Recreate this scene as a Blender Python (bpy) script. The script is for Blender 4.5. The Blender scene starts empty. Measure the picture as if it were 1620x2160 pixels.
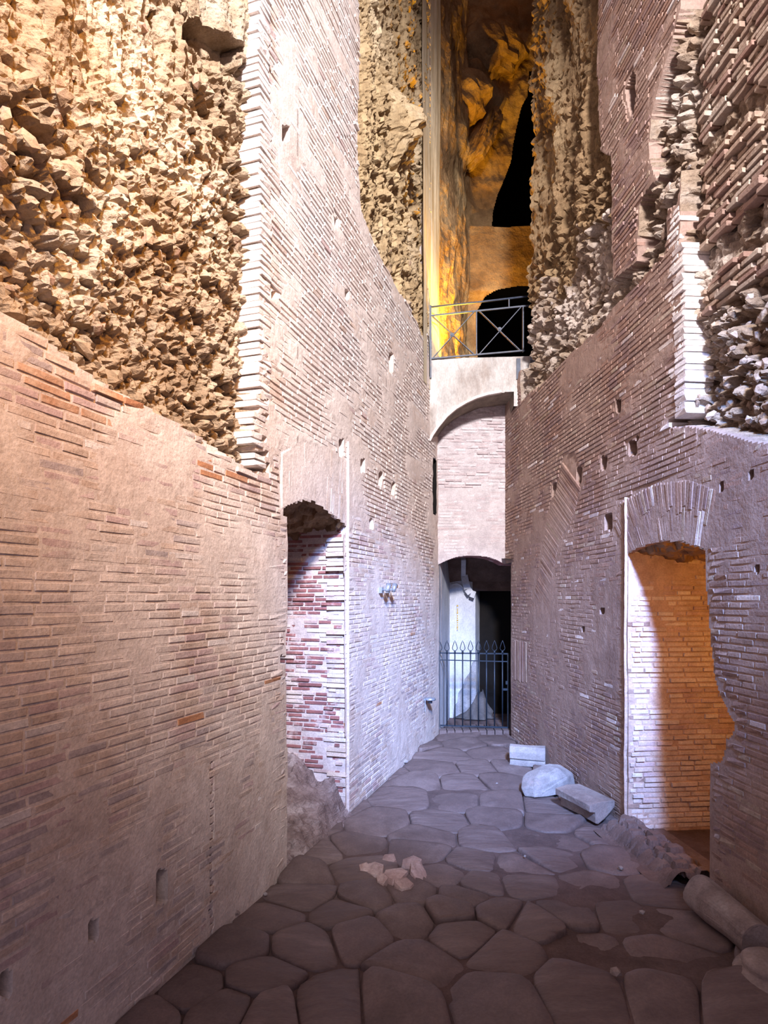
import bpy, math, random
import numpy as np
from mathutils import Matrix, Vector

R = random.Random(11)
rng = np.random.default_rng(5)
SC = bpy.context.scene
COL = SC.collection

# ------------------------------------------------------------------ camera, sky, lamps, exposure
F = 1300.0                      # focal length in pixels of the 1620 x 2160 frame
CX, HZ, CAMH = 810.0, 1262.0, 1.6   # principal column, horizon row, eye height
cam = bpy.data.cameras.new('camera')
cam.sensor_fit = 'VERTICAL'
cam.sensor_height = 36.0
cam.lens = F * 36.0 / 2160.0
cam.shift_y = (HZ - 1080.0) / 2160.0
cam.clip_start = 0.05
co = bpy.data.objects.new('camera', cam)
co.location = (0, 0, CAMH)
co.rotation_euler = (math.pi / 2, 0, 0)
COL.objects.link(co)
SC.camera = co

world = bpy.data.worlds.new('sky')
SC.world = world
world.use_nodes = True
wb = world.node_tree.nodes['Background']
wb.inputs[0].default_value = (0.70, 0.63, 0.84, 1)
wb.inputs[1].default_value = 0.62

SC.view_settings.view_transform = 'Standard'
SC.view_settings.look = 'None'
SC.view_settings.gamma = 1.0
SC.view_settings.exposure = 0.35
SC.view_settings.use_curve_mapping = False
try:
    SC.cycles.use_denoising = True
    SC.cycles.max_bounces = 6
    SC.cycles.diffuse_bounces = 4
except Exception:
    pass


def lamp(name, kind, loc, target, energy, color, size=0.3, angle=None, blend=1.0):
    l = bpy.data.lights.new(name, kind)
    l.energy = energy
    l.color = color
    if kind == 'SPOT':
        l.shadow_soft_size = size
        l.spot_size = math.radians(angle or 90)
        l.spot_blend = blend
    elif kind == 'AREA':
        l.size = size
    else:
        l.shadow_soft_size = size
    o = bpy.data.objects.new(name, l)
    o.location = loc
    if target is not None:
        o.rotation_euler = (Vector(target) - Vector(loc)).to_track_quat('-Z', 'Y').to_euler()
    COL.objects.link(o)
    return o


# white floodlight high behind the viewer, aimed along the passage
lamp('floodlight', 'SPOT', (0.75, -3.0, 6.7), (-0.25, 6.0, 3.5), 5900, (1.0, 0.94, 0.95), 0.42, 60, 1.0)
# blue spot added beside it to tint the far floor and gate
lamp('added_blue_spot', 'SPOT', (0.95, -2.6, 5.6), (0.92, 6.2, 0.25), 9500, (0.17, 0.39, 1.0), 0.3, 25, 1.0)
# warm lamp at the near left, just out of view
lamp('amber_lamp', 'SPOT', (0.85, 0.35, 4.3), (-1.15, 2.05, 3.15), 350, (1.0, 0.44, 0.055), 0.15, 68, 1.0)
# yellow uplight hidden behind the parapet of the bridge
lamp('yellow_uplight', 'SPOT', (0.80, 7.10, 4.28), (0.62, 7.22, 6.0), 420, (1.0, 0.52, 0.03), 0.05, 84, 0.8)
# weak yellow fill added farther back on the bridge for the rear rock
lamp('added_rear_fill', 'SPOT', (0.98, 7.85, 4.28), (0.80, 7.75, 6.2), 260, (1.0, 0.50, 0.03), 0.06, 128, 0.6)
# orange lamp inside the right hand recess
lamp('orange_lamp', 'POINT', (2.35, 3.10, 1.55), None, 14, (1.0, 0.41, 0.045), 0.12)
# faint orange lamp inside the left hand recess
lamp('recess_lamp', 'POINT', (-1.15, 3.75, 1.5), None, 2.0, (1.0, 0.42, 0.10), 0.1)


# ------------------------------------------------------------------ noise
def h2(ix, iy, seed):
    a = (ix.astype(np.int64) * 374761393 + iy.astype(np.int64) * 668265263 + seed * 982451653) & 0xffffffff
    a = ((a ^ (a >> 13)) * 1274126177) & 0xffffffff
    a = a ^ (a >> 16)
    a = (a * 2246822519) & 0xffffffff
    a = a ^ (a >> 15)
    return a / 4294967296.0


def vnoise(x, y, seed=0):
    ix, iy = np.floor(x), np.floor(y)
    fx, fy = x - ix, y - iy
    fx = fx * fx * (3 - 2 * fx)
    fy = fy * fy * (3 - 2 * fy)
    a, b = h2(ix, iy, seed), h2(ix + 1, iy, seed)
    c, d = h2(ix, iy + 1, seed), h2(ix + 1, iy + 1, seed)
    return (a * (1 - fx) + b * fx) * (1 - fy) + (c * (1 - fx) + d * fx) * fy - 0.5


def fbm(x, y, seed=0, n=4):
    t, amp = 0, 1.0
    for k in range(n):
        t = t + amp * vnoise(x * 2 ** k + 17.3 * k, y * 2 ** k - 9.1 * k, seed + k)
        amp *= 0.5
    return t


def worley(x, y, seed=0):
    ix, iy = np.floor(x), np.floor(y)
    f1 = np.full(x.shape, 9.0)
    f2 = np.full(x.shape, 9.0)
    rid = np.zeros(x.shape)
    bx = np.zeros(x.shape)
    by = np.zeros(x.shape)
    for dx in (-1, 0, 1):
        for dy in (-1, 0, 1):
            cx, cy = ix + dx, iy + dy
            px = cx + 0.15 + 0.7 * h2(cx, cy, seed)
            py = cy + 0.15 + 0.7 * h2(cx, cy, seed + 7)
            d = np.hypot(x - px, y - py)
            near = d < f1
            f2 = np.where(near, f1, np.minimum(f2, d))
            rid = np.where(near, h2(cx, cy, seed + 13), rid)
            bx = np.where(near, x - px, bx)
            by = np.where(near, y - py, by)
            f1 = np.where(near, d, f1)
    return f1, f2, rid, bx, by


def sstep(a, b, x):
    t = np.clip((x - a) / (b - a), 0, 1)
    return t * t * (3 - 2 * t)


def rubble(s, z, seed, size=0.085, amp=1.0):
    size = size * .70
    s2 = s + 0.03 * fbm(s * 9, z * 9, seed + 40, 2)
    z2 = z + 0.03 * fbm(s * 9, z * 9, seed + 50, 2)
    f1, f2, r, bx, by = worley(s2 / size, z2 / (size * 0.85), seed)
    h = (r - 0.55) * 0.085 + bx * (((r * 7.7) % 1) - 0.5) * 0.05 + by * (((r * 13.3) % 1) - 0.65) * 0.06
    h = h - 0.035 * (1 - sstep(0.0, 0.28, f2 - f1)) - 0.02 * f1
    h = h * (.55 + .9 * sstep(-.25, .35, fbm(s * 1.9, z * 1.9, seed + 80, 3)))
    g1, g2, q, cx, cy = worley(s2 / (size * 0.40), z2 / (size * 0.36), seed + 3)
    h = h + (q - 0.5) * 0.026 + cx * (((q * 5.1) % 1) - 0.5) * 0.014 - 0.010 * (1 - sstep(0, 0.2, g2 - g1))
    h = h + 0.05 * fbm(s * 2.2, z * 2.2, seed + 60, 3) + 0.008 * fbm(s * 40, z * 40, seed + 70, 2)
    return amp * h


def inpoly(poly, s, z):
    p = np.asarray(poly)
    inside = np.zeros(np.shape(s), bool)
    j = len(p) - 1
    for i in range(len(p)):
        xi, yi = p[i]
        xj, yj = p[j]
        if yi != yj:
            c = ((yi > z) != (yj > z)) & (s < (xj - xi) * (z - yi) / (yj - yi) + xi)
            inside ^= c
        j = i
    return inside


# ------------------------------------------------------------------ materials
MATS = {}


def mat(name, c1, c2, scale=3.0, c3=None, s3=1.2, t3=(0.5, 0.62), rand=0.0, bump=0.25, bscale=60, rough=0.92,
        metal=0.0, stretch=(1, 1, 1), spec=0.2, dist=0.012, grain=0.16):
    if name in MATS:
        return MATS[name]
    m = bpy.data.materials.new(name)
    m.use_nodes = True
    nt = m.node_tree
    N, Lk = nt.nodes, nt.links
    bs = N['Principled BSDF']
    bs.inputs['Roughness'].default_value = rough
    bs.inputs['Metallic'].default_value = metal
    bs.inputs['Specular IOR Level'].default_value = spec
    geo = N.new('ShaderNodeNewGeometry')
    mp = N.new('ShaderNodeMapping')
    mp.inputs['Scale'].default_value = stretch
    Lk.new(geo.outputs['Position'], mp.inputs['Vector'])

    def noise(sc, det=5):
        n = N.new('ShaderNodeTexNoise')
        n.inputs['Scale'].default_value = sc
        n.inputs['Detail'].default_value = det
        n.inputs['Roughness'].default_value = 0.62
        Lk.new(mp.outputs['Vector'], n.inputs['Vector'])
        return n.outputs['Fac']

    def ramp(fac, a, b):
        r = N.new('ShaderNodeMapRange')
        r.inputs['From Min'].default_value = a
        r.inputs['From Max'].default_value = b
        Lk.new(fac, r.inputs['Value'])
        return r.outputs['Result']

    def mix(fac, a, b, mode='MIX'):
        x = N.new('ShaderNodeMix')
        x.data_type = 'RGBA'
        x.blend_type = mode
        if isinstance(fac, (int, float)):
            x.inputs[0].default_value = fac
        else:
            Lk.new(fac, x.inputs[0])
        for k, v in ((6, a), (7, b)):
            if isinstance(v, tuple):
                x.inputs[k].default_value = (*v, 1)
            else:
                Lk.new(v, x.inputs[k])
        return x.outputs[2]

    c = mix(ramp(noise(scale), 0.36, 0.66), c1, c2)
    if c3 is not None:
        c = mix(ramp(noise(s3, 6), t3[0], t3[1]), c, c3)
    if rand:
        oi = N.new('ShaderNodeObjectInfo')
        ad = N.new('ShaderNodeMath')
        ad.operation = 'ADD'
        Lk.new(oi.outputs['Random'], ad.inputs[0])
        Lk.new(geo.outputs['Random Per Island'], ad.inputs[1])
        fr = N.new('ShaderNodeMath')
        fr.operation = 'FRACT'
        Lk.new(ad.outputs[0], fr.inputs[0])
        mr = N.new('ShaderNodeMapRange')
        mr.inputs['To Min'].default_value = 1 - rand
        mr.inputs['To Max'].default_value = 1 + rand
        Lk.new(fr.outputs[0], mr.inputs['Value'])
        hs = N.new('ShaderNodeHueSaturation')
        Lk.new(mr.outputs['Result'], hs.inputs['Value'])
        Lk.new(c, hs.inputs['Color'])
        c = hs.outputs['Color']
    if grain:
        for sc_, k_ in ((13.0, grain * .8), (85.0, grain)):
            mr = N.new('ShaderNodeMapRange')
            mr.inputs['From Min'].default_value = 0.3
            mr.inputs['From Max'].default_value = 0.7
            mr.inputs['To Min'].default_value = 1 - k_
            mr.inputs['To Max'].default_value = 1 + k_ * .8
            Lk.new(noise(sc_, 3), mr.inputs['Value'])
            hs = N.new('ShaderNodeHueSaturation')
            Lk.new(mr.outputs['Result'], hs.inputs['Value'])
            Lk.new(c, hs.inputs['Color'])
            c = hs.outputs['Color']
    Lk.new(c, bs.inputs['Base Color'])
    if bump:
        b = N.new('ShaderNodeBump')
        b.inputs['Strength'].default_value = bump
        b.inputs['Distance'].default_value = dist
        Lk.new(noise(bscale, 6), b.inputs['Height'])
        Lk.new(b.outputs['Normal'], bs.inputs['Normal'])
    MATS[name] = m
    return m


def srgb(r, g, b):
    return tuple((v / 255 / 12.92) if v <= 10 else ((v / 255 + 0.055) / 1.055) ** 2.4 for v in (r, g, b))


# left wall: pale dusty facing, one layer of dust over bricks and bed alike
DL = dict(c3=srgb(220, 206, 198), s3=1.7, t3=(0.42, 0.56))
M_BED_L = mat('lime_bed', srgb(216, 200, 190), srgb(200, 182, 172), 3.0, bump=0.5, bscale=34, **DL)
M_BR_TAN = mat('tan_brick', srgb(208, 188, 174), srgb(196, 172, 158), 9, rand=0.06, bump=0.4, bscale=70, **DL)
M_BR_PINK = mat('pink_brick', srgb(202, 178, 174), srgb(188, 162, 160), 9, rand=0.06, bump=0.4, bscale=70, **DL)
M_BR_ORANGE = mat('orange_brick', srgb(198, 144, 108), srgb(184, 132, 102), 9, rand=0.08, bump=0.4, bscale=70, c3=srgb(202, 176, 156), s3=2.2, t3=(0.5, 0.66))
M_BR_GREY = mat('grey_brick', srgb(188, 174, 172), srgb(172, 158, 158), 9, rand=0.08, bump=0.4, bscale=70, **DL)
M_BR_WHITE = mat('whitened_brick', srgb(226, 217, 213), srgb(214, 203, 198), 9, rand=0.05, bump=0.4, bscale=70, **DL)
M_BR_LIT = mat('lit_end_brick', srgb(238, 231, 228), srgb(228, 219, 216), 9, rand=0.04, bump=0.3, bscale=70)  # strong light on the viewer-facing brick ends put into a whiter colour
M_BR_RED = mat('red_brick', srgb(166, 112, 108), srgb(140, 96, 100), 14, srgb(206, 184, 182), 9, (0.53, 0.66), rand=0.16, bump=0.4, bscale=80)
M_MORT_WHITE = mat('white_mortar', srgb(216, 204, 202), srgb(196, 182, 182), 12, bump=0.4, bscale=60)
M_RUB_L = mat('concrete_rubble', srgb(182, 158, 130), srgb(144, 120, 94), 7, srgb(198, 180, 158), 1.3, (0.46, 0.6), bump=0.9, bscale=42, dist=0.025)
M_STONE_L = mat('rubble_stone', srgb(178, 156, 130), srgb(148, 124, 100), 6, srgb(172, 142, 124), 12, (0.5, 0.62), rand=0.18, bump=0.6, bscale=50)
# right wall: browner
DR = dict(c3=srgb(162, 138, 126), s3=1.7, t3=(0.42, 0.58))
M_BED_R = mat('brown_bed', srgb(156, 132, 120), srgb(138, 114, 104), 3.0, bump=0.5, bscale=34, **DR)
M_BR_BROWN = mat('brown_brick', srgb(158, 128, 114), srgb(142, 112, 100), 9, rand=0.08, bump=0.4, bscale=70, **DR)
M_BR_MAUVE = mat('mauve_brick', srgb(150, 126, 120), srgb(134, 108, 104), 9, rand=0.08, bump=0.4, bscale=70, **DR)
M_BR_DUN = mat('dun_brick', srgb(172, 150, 132), srgb(150, 126, 110), 9, rand=0.10, bump=0.5, bscale=60, c3=srgb(180, 164, 150), s3=3.0, t3=(0.48, 0.62))
M_RUB_R = mat('dark_rubble', srgb(172, 152, 132), srgb(124, 104, 86), 8, srgb(190, 176, 164), 1.8, (0.47, 0.6), bump=0.9, bscale=42, dist=0.025)
M_STONE_R = mat('rubble_lump', srgb(180, 162, 146), srgb(140, 118, 102), 8, srgb(190, 178, 170), 5, (0.5, 0.6), rand=0.22, bump=0.6, bscale=50)
M_END = mat('end_wall_bed', srgb(206, 197, 197), srgb(190, 180, 182), 4, bump=.5, bscale=34)
M_END_A = mat('end_wall_brick', srgb(202, 189, 189), srgb(186, 170, 172), 9, rand=.08, bump=.4, bscale=70)
M_END_B = mat('end_wall_pale_brick', srgb(214, 207, 207), srgb(200, 191, 193), 9, rand=.07, bump=.4, bscale=70)
M_RUB_DIM = mat('dim_lit_rubble', srgb(150, 124, 92), srgb(104, 82, 58), 6, srgb(166, 142, 108), 1.6, (.5, .64), bump=.9, bscale=26, dist=.03, stretch=(1, 1, .4))  # weak flood and yellow lamp tint up here put into the rubble colour
M_RUB_GOLD = mat('gold_lit_rubble', srgb(190, 166, 128), srgb(146, 122, 90), 6, srgb(204, 184, 152), 1.6, (.5, .64), bump=.9, bscale=26, dist=.03, stretch=(1, 1, .4))  # paler left-wall version, yellow lamp tint put into the colour
M_PLASTER = mat('plaster', srgb(208, 204, 200), srgb(186, 182, 178), 3.5, srgb(158, 146, 138), 2.8, (0.52, 0.68), bump=0.35, bscale=26, stretch=(1, 1, 0.45))
M_NICHE = mat('niche_plaster', srgb(206, 208, 214), srgb(186, 188, 196), 2.4, srgb(160, 158, 162), 2.0, (0.58, 0.75), bump=0.25, bscale=26, stretch=(1, 1, 0.5))
M_OCHRE = mat('ochre_rock', srgb(172, 138, 96), srgb(128, 98, 66), 2.6, srgb(190, 160, 116), 1.2, (0.48, 0.62), bump=0.8, bscale=9, dist=0.05)
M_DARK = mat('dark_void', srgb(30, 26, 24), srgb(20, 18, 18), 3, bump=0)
M_EARTH = mat('earth', srgb(102, 84, 80), srgb(86, 71, 68), 5, srgb(114, 96, 92), 1.4, (0.5, 0.66), bump=0.5, bscale=30)
M_BASALT = mat('basalt', srgb(116, 98, 94), srgb(100, 84, 81), 4, srgb(130, 113, 109), 1.5, (0.5, 0.68), rand=0.06, bump=0.35, bscale=38, rough=0.62, spec=0.4)
M_BASALT_S = mat('basalt_veined', srgb(118, 100, 96), srgb(101, 85, 82), 5, srgb(132, 115, 111), 2.5, (0.5, 0.66), rand=0.06, bump=0.8, bscale=9, rough=0.62, spec=0.4, stretch=(0.55, 2.2, 1), dist=0.02)
M_BASALT_P = mat('pale_broken_basalt', srgb(184, 158, 150), srgb(160, 134, 128), 8, srgb(204, 186, 180), 3, (0.5, 0.66), rand=0.08, bump=0.4, bscale=50)
M_MARBLE = mat('marble', srgb(164, 156, 154), srgb(140, 132, 131), 7, srgb(168, 150, 148), 5, (0.58, 0.72), bump=0.35, bscale=40, rough=0.7)
M_MARBLE_D = mat('dusty_marble', srgb(156, 141, 135), srgb(128, 113, 108), 6, srgb(170, 160, 155), 4, (0.55, 0.7), bump=0.45, bscale=34, rough=0.85)
M_IRON = mat('iron', srgb(78, 86, 104), srgb(60, 68, 84), 14, srgb(104, 92, 90), 6, (0.6, 0.72), bump=0.15, bscale=90, rough=0.5, spec=0.5)
M_IRON_D = mat('dark_iron', srgb(34, 46, 60), srgb(24, 34, 46), 14, bump=0.1, bscale=90, rough=0.45, spec=0.5)
M_STEEL = mat('steel', srgb(186, 194, 204), srgb(160, 168, 180), 20, bump=0.05, bscale=90, rough=0.35, metal=0.6, spec=0.5)
M_YELLOW = mat('yellow_paint', srgb(214, 176, 60), srgb(190, 150, 50), 30, bump=0.1)
M_CABLE = mat('cable', srgb(52, 50, 52), srgb(40, 38, 40), 20, bump=0)


# ------------------------------------------------------------------ mesh helpers
def mesh_of(name, V, Fc, mats, mi=None, smooth=False):
    me = bpy.data.meshes.new(name)
    V = np.asarray(V, np.float32).reshape(-1, 3)
    if isinstance(Fc, np.ndarray):
        n, k = Fc.shape
        me.vertices.add(len(V))
        me.vertices.foreach_set('co', V.ravel())
        me.loops.add(n * k)
        me.loops.foreach_set('vertex_index', Fc.astype(np.int32).ravel())
        me.polygons.add(n)
        me.polygons.foreach_set('loop_start', np.arange(0, n * k, k, dtype=np.int32))
        me.update(calc_edges=True)
    else:
        me.from_pydata([tuple(map(float, v)) for v in V], [], [tuple(map(int, f)) for f in Fc])
    for m in (mats if isinstance(mats, (list, tuple)) else [mats]):
        me.materials.append(m)
    if mi is not None:
        me.polygons.foreach_set('material_index', np.asarray(mi, np.int32))
    me.polygons.foreach_set('use_smooth', np.full(len(me.polygons), bool(smooth)))
    me.update()
    return me


def link(name, me, parent=None, kind=None):
    o = bpy.data.objects.new(name, me)
    COL.objects.link(o)
    if parent is not None:
        o.parent = parent
    if kind:
        o['kind'] = kind
    return o


def tag(o, label, cat, group=None):
    o['label'] = label
    o['category'] = cat
    if group:
        o['group'] = group
    return o


class MB:
    def __init__(self):
        self.v, self.f, self.n = [], [], 0

    def add(self, V, Fc):
        V = [Vector(v) for v in V]
        self.v += V
        self.f += [tuple(i + self.n for i in f) for f in Fc]
        self.n += len(V)
        return self

    def bar(self, a, b, w, t, up=Vector((0, 0, 1)), cham=0.0):
        """rectangular bar from a to b: w across, t thick"""
        a, b = Vector(a), Vector(b)
        ax = (b - a).normalized()
        sd = ax.cross(Vector(up))
        if sd.length < 1e-4:
            sd = ax.cross(Vector((0, 1, 0)))
        sd.normalize()
        nn = sd.cross(ax).normalized()
        P = []
        for p in (a, b):
            for i, j in ((-1, -1), (1, -1), (1, 1), (-1, 1)):
                P.append(p + sd * (i * t / 2) + nn * (j * w / 2))
        return self.add(P, [(0, 1, 2, 3), (7, 6, 5, 4), (0, 4, 5, 1), (1, 5, 6, 2), (2, 6, 7, 3), (3, 7, 4, 0)])

    def box(self, lo, hi):
        x0, y0, z0 = lo
        x1, y1, z1 = hi
        P = [(x0, y0, z0), (x1, y0, z0), (x1, y1, z0), (x0, y1, z0), (x0, y0, z1), (x1, y0, z1), (x1, y1, z1), (x0, y1, z1)]
        return self.add(P, [(3, 2, 1, 0), (4, 5, 6, 7), (0, 1, 5, 4), (1, 2, 6, 5), (2, 3, 7, 6), (3, 0, 4, 7)])

    def tube(self, pts, r, n=8, closed=False):
        pts = [Vector(p) for p in pts]
        m = len(pts)
        rs = r if isinstance(r, (list, tuple)) else [r] * m
        V = []
        ref = Vector((0.13, 0.77, 0.31))
        for i, p in enumerate(pts):
            if closed:
                t = pts[(i + 1) % m] - pts[i - 1]
            else:
                t = pts[min(i + 1, m - 1)] - pts[max(i - 1, 0)]
            t.normalize()
            u = t.cross(ref).normalized()
            w = t.cross(u)
            for k in range(n):
                a = 2 * math.pi * k / n
                V.append(p + (u * math.cos(a) + w * math.sin(a)) * rs[i])
        Fs = []
        for i in range(m if closed else m - 1):
            j = (i + 1) % m
            for k in range(n):
                k2 = (k + 1) % n
                Fs.append((i * n + k, i * n + k2, j * n + k2, j * n + k))
        if not closed:
            Fs.append(tuple(range(n))[::-1])
            Fs.append(tuple((m - 1) * n + k for k in range(n)))
        return self.add(V, Fs)

    def build(self, name, m, parent=None, smooth=False, kind=None):
        return link(name, mesh_of(name, [tuple(v) for v in self.v], self.f, m, smooth=smooth), parent, kind)


class Wall:
    """a plane in the place: s runs along it, z up, h out of it towards the passage"""

    def __init__(self, ox, oy, dx, dy, nx, ny):
        l = math.hypot(dx, dy)
        self.o = np.array((ox, oy))
        self.d = np.array((dx / l, dy / l))
        l = math.hypot(nx, ny)
        self.n = np.array((nx / l, ny / l))
        self.flip = (self.d[0] * 0 + self.d[1] * self.n[0] - self.d[0] * self.n[1]) < 0   # d x up == n ?

    def px(self, u, v):
        rx = (u - CX) / F
        Y = float(self.o @ self.n) / (rx * self.n[0] + self.n[1])
        p = np.array((rx * Y, Y))
        return (float((p - self.o) @ self.d), CAMH - (v - HZ) / F * Y)

    def poly(self, pts):
        return [self.px(*p) for p in pts]

    def pt(self, s, z, h=0.0):
        s, z, h = np.broadcast_arrays(np.asarray(s, float), np.asarray(z, float), np.asarray(h, float))
        return np.stack((self.o[0] + self.d[0] * s + self.n[0] * h, self.o[1] + self.d[1] * s + self.n[1] * h, z), -1)

    def v3(self, s, z, h=0.0):
        return Vector([float(q) for q in self.pt(s, z, h)])

    def px3(self, u, v, h=0.0):
        s, z = self.px(u, v)
        return self.v3(s, z, h)

    def field(self, name, s0, s1, z0, z1, ds, dz, hfun, keep, m, parent=None, kind=None, smooth=True):
        S = np.linspace(s0, s1, max(2, int(round((s1 - s0) / ds)) + 1))
        Z = np.linspace(z0, z1, max(2, int(round((z1 - z0) / dz)) + 1))
        s, z = np.meshgrid(S, Z)
        V = self.pt(s, z, hfun(s, z)).reshape(-1, 3)
        ns, nz = len(S), len(Z)
        i = (np.arange(nz - 1)[:, None] * ns + np.arange(ns - 1)[None, :]).ravel()
        Fq = np.stack((i, i + 1, i + ns + 1, i + ns), 1)
        if self.flip:
            Fq = Fq[:, ::-1]
        cs = (s[:-1, :-1] + s[1:, 1:]).ravel() / 2
        cz = (z[:-1, :-1] + z[1:, 1:]).ravel() / 2
        k = keep(cs, cz)
        Fq = Fq[k]
        used = np.zeros(len(V), bool)
        used[Fq.ravel()] = True
        idx = np.cumsum(used) - 1
        return V[used], idx[Fq]


def join_fields(parts):
    V, Fs, n = [], [], 0
    for v, f in parts:
        V.append(v)
        Fs.append(f + n)
        n += len(v)
    return np.concatenate(V), np.concatenate(Fs)


# unit brick: x, y in -1..1, front at z = 0, back at z = -1
def unit_brick(seed):
    r = random.Random(seed)
    j = lambda a: r.uniform(-a, a)
    V = []
    for sx, sy in ((-1, -1), (1, -1), (1, 1), (-1, 1)):
        V.append((sx, sy, -1))
    o = []
    for sx, sy in ((-1, -1), (1, -1), (1, 1), (-1, 1)):
        o.append((sx * (1 - abs(j(.05))), sy * (1 - abs(j(.16)))))
    for x, y in o:
        V.append((x, y, -0.07))
    for x, y in o:
        V.append((x * .975, y * .88, j(.04)))
    Fs = []
    for a in (0, 4):
        for k in range(4):
            k2 = (k + 1) % 4
            Fs.append((a + k, a + k2, a + 4 + k2, a + 4 + k))
    Fs.append((8, 9, 10, 11))
    return np.array(V), np.array(Fs)


UB = [unit_brick(k) for k in range(10)]
UB_MESH = {}


def unit_mesh(k, m):
    key = (k, m.name)
    if key not in UB_MESH:
        UB_MESH[key] = mesh_of('brick', UB[k][0], [tuple(f) for f in UB[k][1]], m)
    return UB_MESH[key]


def lay(s0, s1, z0, z1, course, lo, hi, allow, joint=0.007, waver=0.0, seed=0):
    """courses of bricks: rows of (s, z, half length, half height, angle)"""
    g = np.random.default_rng(seed)
    out = []
    nz = int((z1 - z0) / course)
    for k in range(nz):
        zc = z0 + (k + .5) * course
        n = int((s1 - s0) / lo) + 2
        L = g.uniform(lo, hi, n)
        e = s0 - g.uniform(0, hi) + np.concatenate(([0], np.cumsum(L)))
        e = e[e < s1 + hi]
        a, b = e[:-1], e[1:]
        out.append(np.stack(((a + b) / 2, np.full(len(a), zc), (b - a) / 2), 1))
    P = np.concatenate(out)
    res = []
    for _ in range(4):
        ok = np.ones(len(P), bool)
        for t in (-1.05, -.5, 0, .5, 1.05):
            for q in (-.4, .4):
                ok &= allow(P[:, 0] + t * P[:, 2], P[:, 1] + q * course)
        res.append(P[ok])
        B = P[~ok]
        if not len(B):
            break
        h = B[:, 2] / 2
        P = np.concatenate((np.stack((B[:, 0] - h, B[:, 1], h), 1), np.stack((B[:, 0] + h, B[:, 1], h), 1)))
    P = np.concatenate(res)
    P = P[P[:, 2] > 0.018]
    n = len(P)
    zc = P[:, 1] + (0.010 * vnoise(P[:, 0] * 1.3, P[:, 1] * 2.0, seed) if waver else 0)
    return np.stack((P[:, 0], zc, P[:, 2] - joint / 2, np.full(n, course / 2 - joint / 2) * g.uniform(.88, 1.05, n), g.normal(0, .008, n)), 1)


def voussoirs(w, a, b, n, split=1):
    """bricks standing on edge between two polylines given as plane points"""
    def along(P, t):
        P = [np.array(p) for p in P]
        L = [0]
        for i in range(len(P) - 1):
            L.append(L[-1] + np.linalg.norm(P[i + 1] - P[i]))
        q = t * L[-1]
        for i in range(len(P) - 1):
            if q <= L[i + 1] + 1e-9:
                return P[i] + (P[i + 1] - P[i]) * ((q - L[i]) / max(1e-9, L[i + 1] - L[i]))
        return P[-1]
    out = []
    for k in range(n):
        t = (k + .5) / n
        p, q = along(a, t), along(b, t)
        wid = np.linalg.norm(along(a, (k + 1) / n) - along(a, k / n))
        wid2 = np.linalg.norm(along(b, (k + 1) / n) - along(b, k / n))
        cuts = [0, 1] if split == 1 else [0, R.uniform(.35, .65), 1]
        for c0, c1 in zip(cuts[:-1], cuts[1:]):
            pa, pb = p + (q - p) * c0, p + (q - p) * c1
            dv = pb - pa
            c = (pa + pb) / 2
            ww = wid + (wid2 - wid) * (c0 + c1) / 2
            out.append((c[0], c[1], np.linalg.norm(dv) / 2 - .003, max(.006, ww / 2 - .002), math.atan2(dv[1], dv[0])))
    return np.array(out)


def place_bricks(w, B, proud, depth, mats, midx, parent, limit=300, name='brick', rest='brick_courses', cond=None):
    """the largest bricks in view become parts of their own, the others one joined part"""
    n = len(B)
    C = w.pt(B[:, 0], B[:, 1], proud)
    u = CX + F * C[:, 0] / np.maximum(C[:, 1], .05)
    v = HZ - F * (C[:, 2] - CAMH) / np.maximum(C[:, 1], .05)
    view = (u > -10) & (u < 1630) & (v > -10) & (v < 2170) & (C[:, 1] > .5)
    vd = np.hypot(C[:, 0], C[:, 1])
    fore = np.abs(C[:, 0] * w.n[0] + C[:, 1] * w.n[1]) / vd
    area = B[:, 2] * B[:, 3] / vd ** 2 * fore
    area = np.where(view, area, -1)
    order = np.argsort(-area)
    single = order[:min(limit, int((area > 0).sum()))]
    mask = np.zeros(n, bool)
    mask[single] = True
    var = rng.integers(0, len(UB), n)
    X = np.array((w.d[0], w.d[1], 0.0)) * (-1 if w.flip else 1)
    N3 = Vector((w.n[0], w.n[1], 0))
    for i in single:
        o = bpy.data.objects.new(name, unit_mesh(int(var[i]), mats[int(midx[i])]))
        a = B[i, 4] * (-1 if w.flip else 1)
        ca, sa = math.cos(a), math.sin(a)
        xa = Vector((X[0] * ca, X[1] * ca, sa))
        ya = N3.cross(xa)
        M = Matrix.Identity(4)
        for r in range(3):
            M[r][0] = xa[r] * B[i, 2]
            M[r][1] = ya[r] * B[i, 3]
            M[r][2] = N3[r] * depth[i]
            M[r][3] = C[i, r]
        o.parent = parent
        o.matrix_local = M
        COL.objects.link(o)
    r = np.where(~mask)[0]
    if len(r):
        U = np.stack([UB[k][0] for k in range(len(UB))])[var[r]]
        x = U[:, :, 0] * B[r, 2][:, None] * (-1 if w.flip else 1)
        y = U[:, :, 1] * B[r, 3][:, None]
        ca, sa = np.cos(B[r, 4])[:, None], np.sin(B[r, 4])[:, None]
        V = w.pt(B[r, 0][:, None] + x * ca - y * sa, B[r, 1][:, None] + x * sa + y * ca,
                 np.asarray(proud)[r][:, None] + U[:, :, 2] * depth[r][:, None])
        Fq = UB[0][1][None] + (np.arange(len(r)) * 12)[:, None, None]
        me = mesh_of(rest, V.reshape(-1, 3), Fq.reshape(-1, 4), mats, np.repeat(midx[r], len(UB[0][1])))
        link(rest, me, parent, 'stuff')


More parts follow.
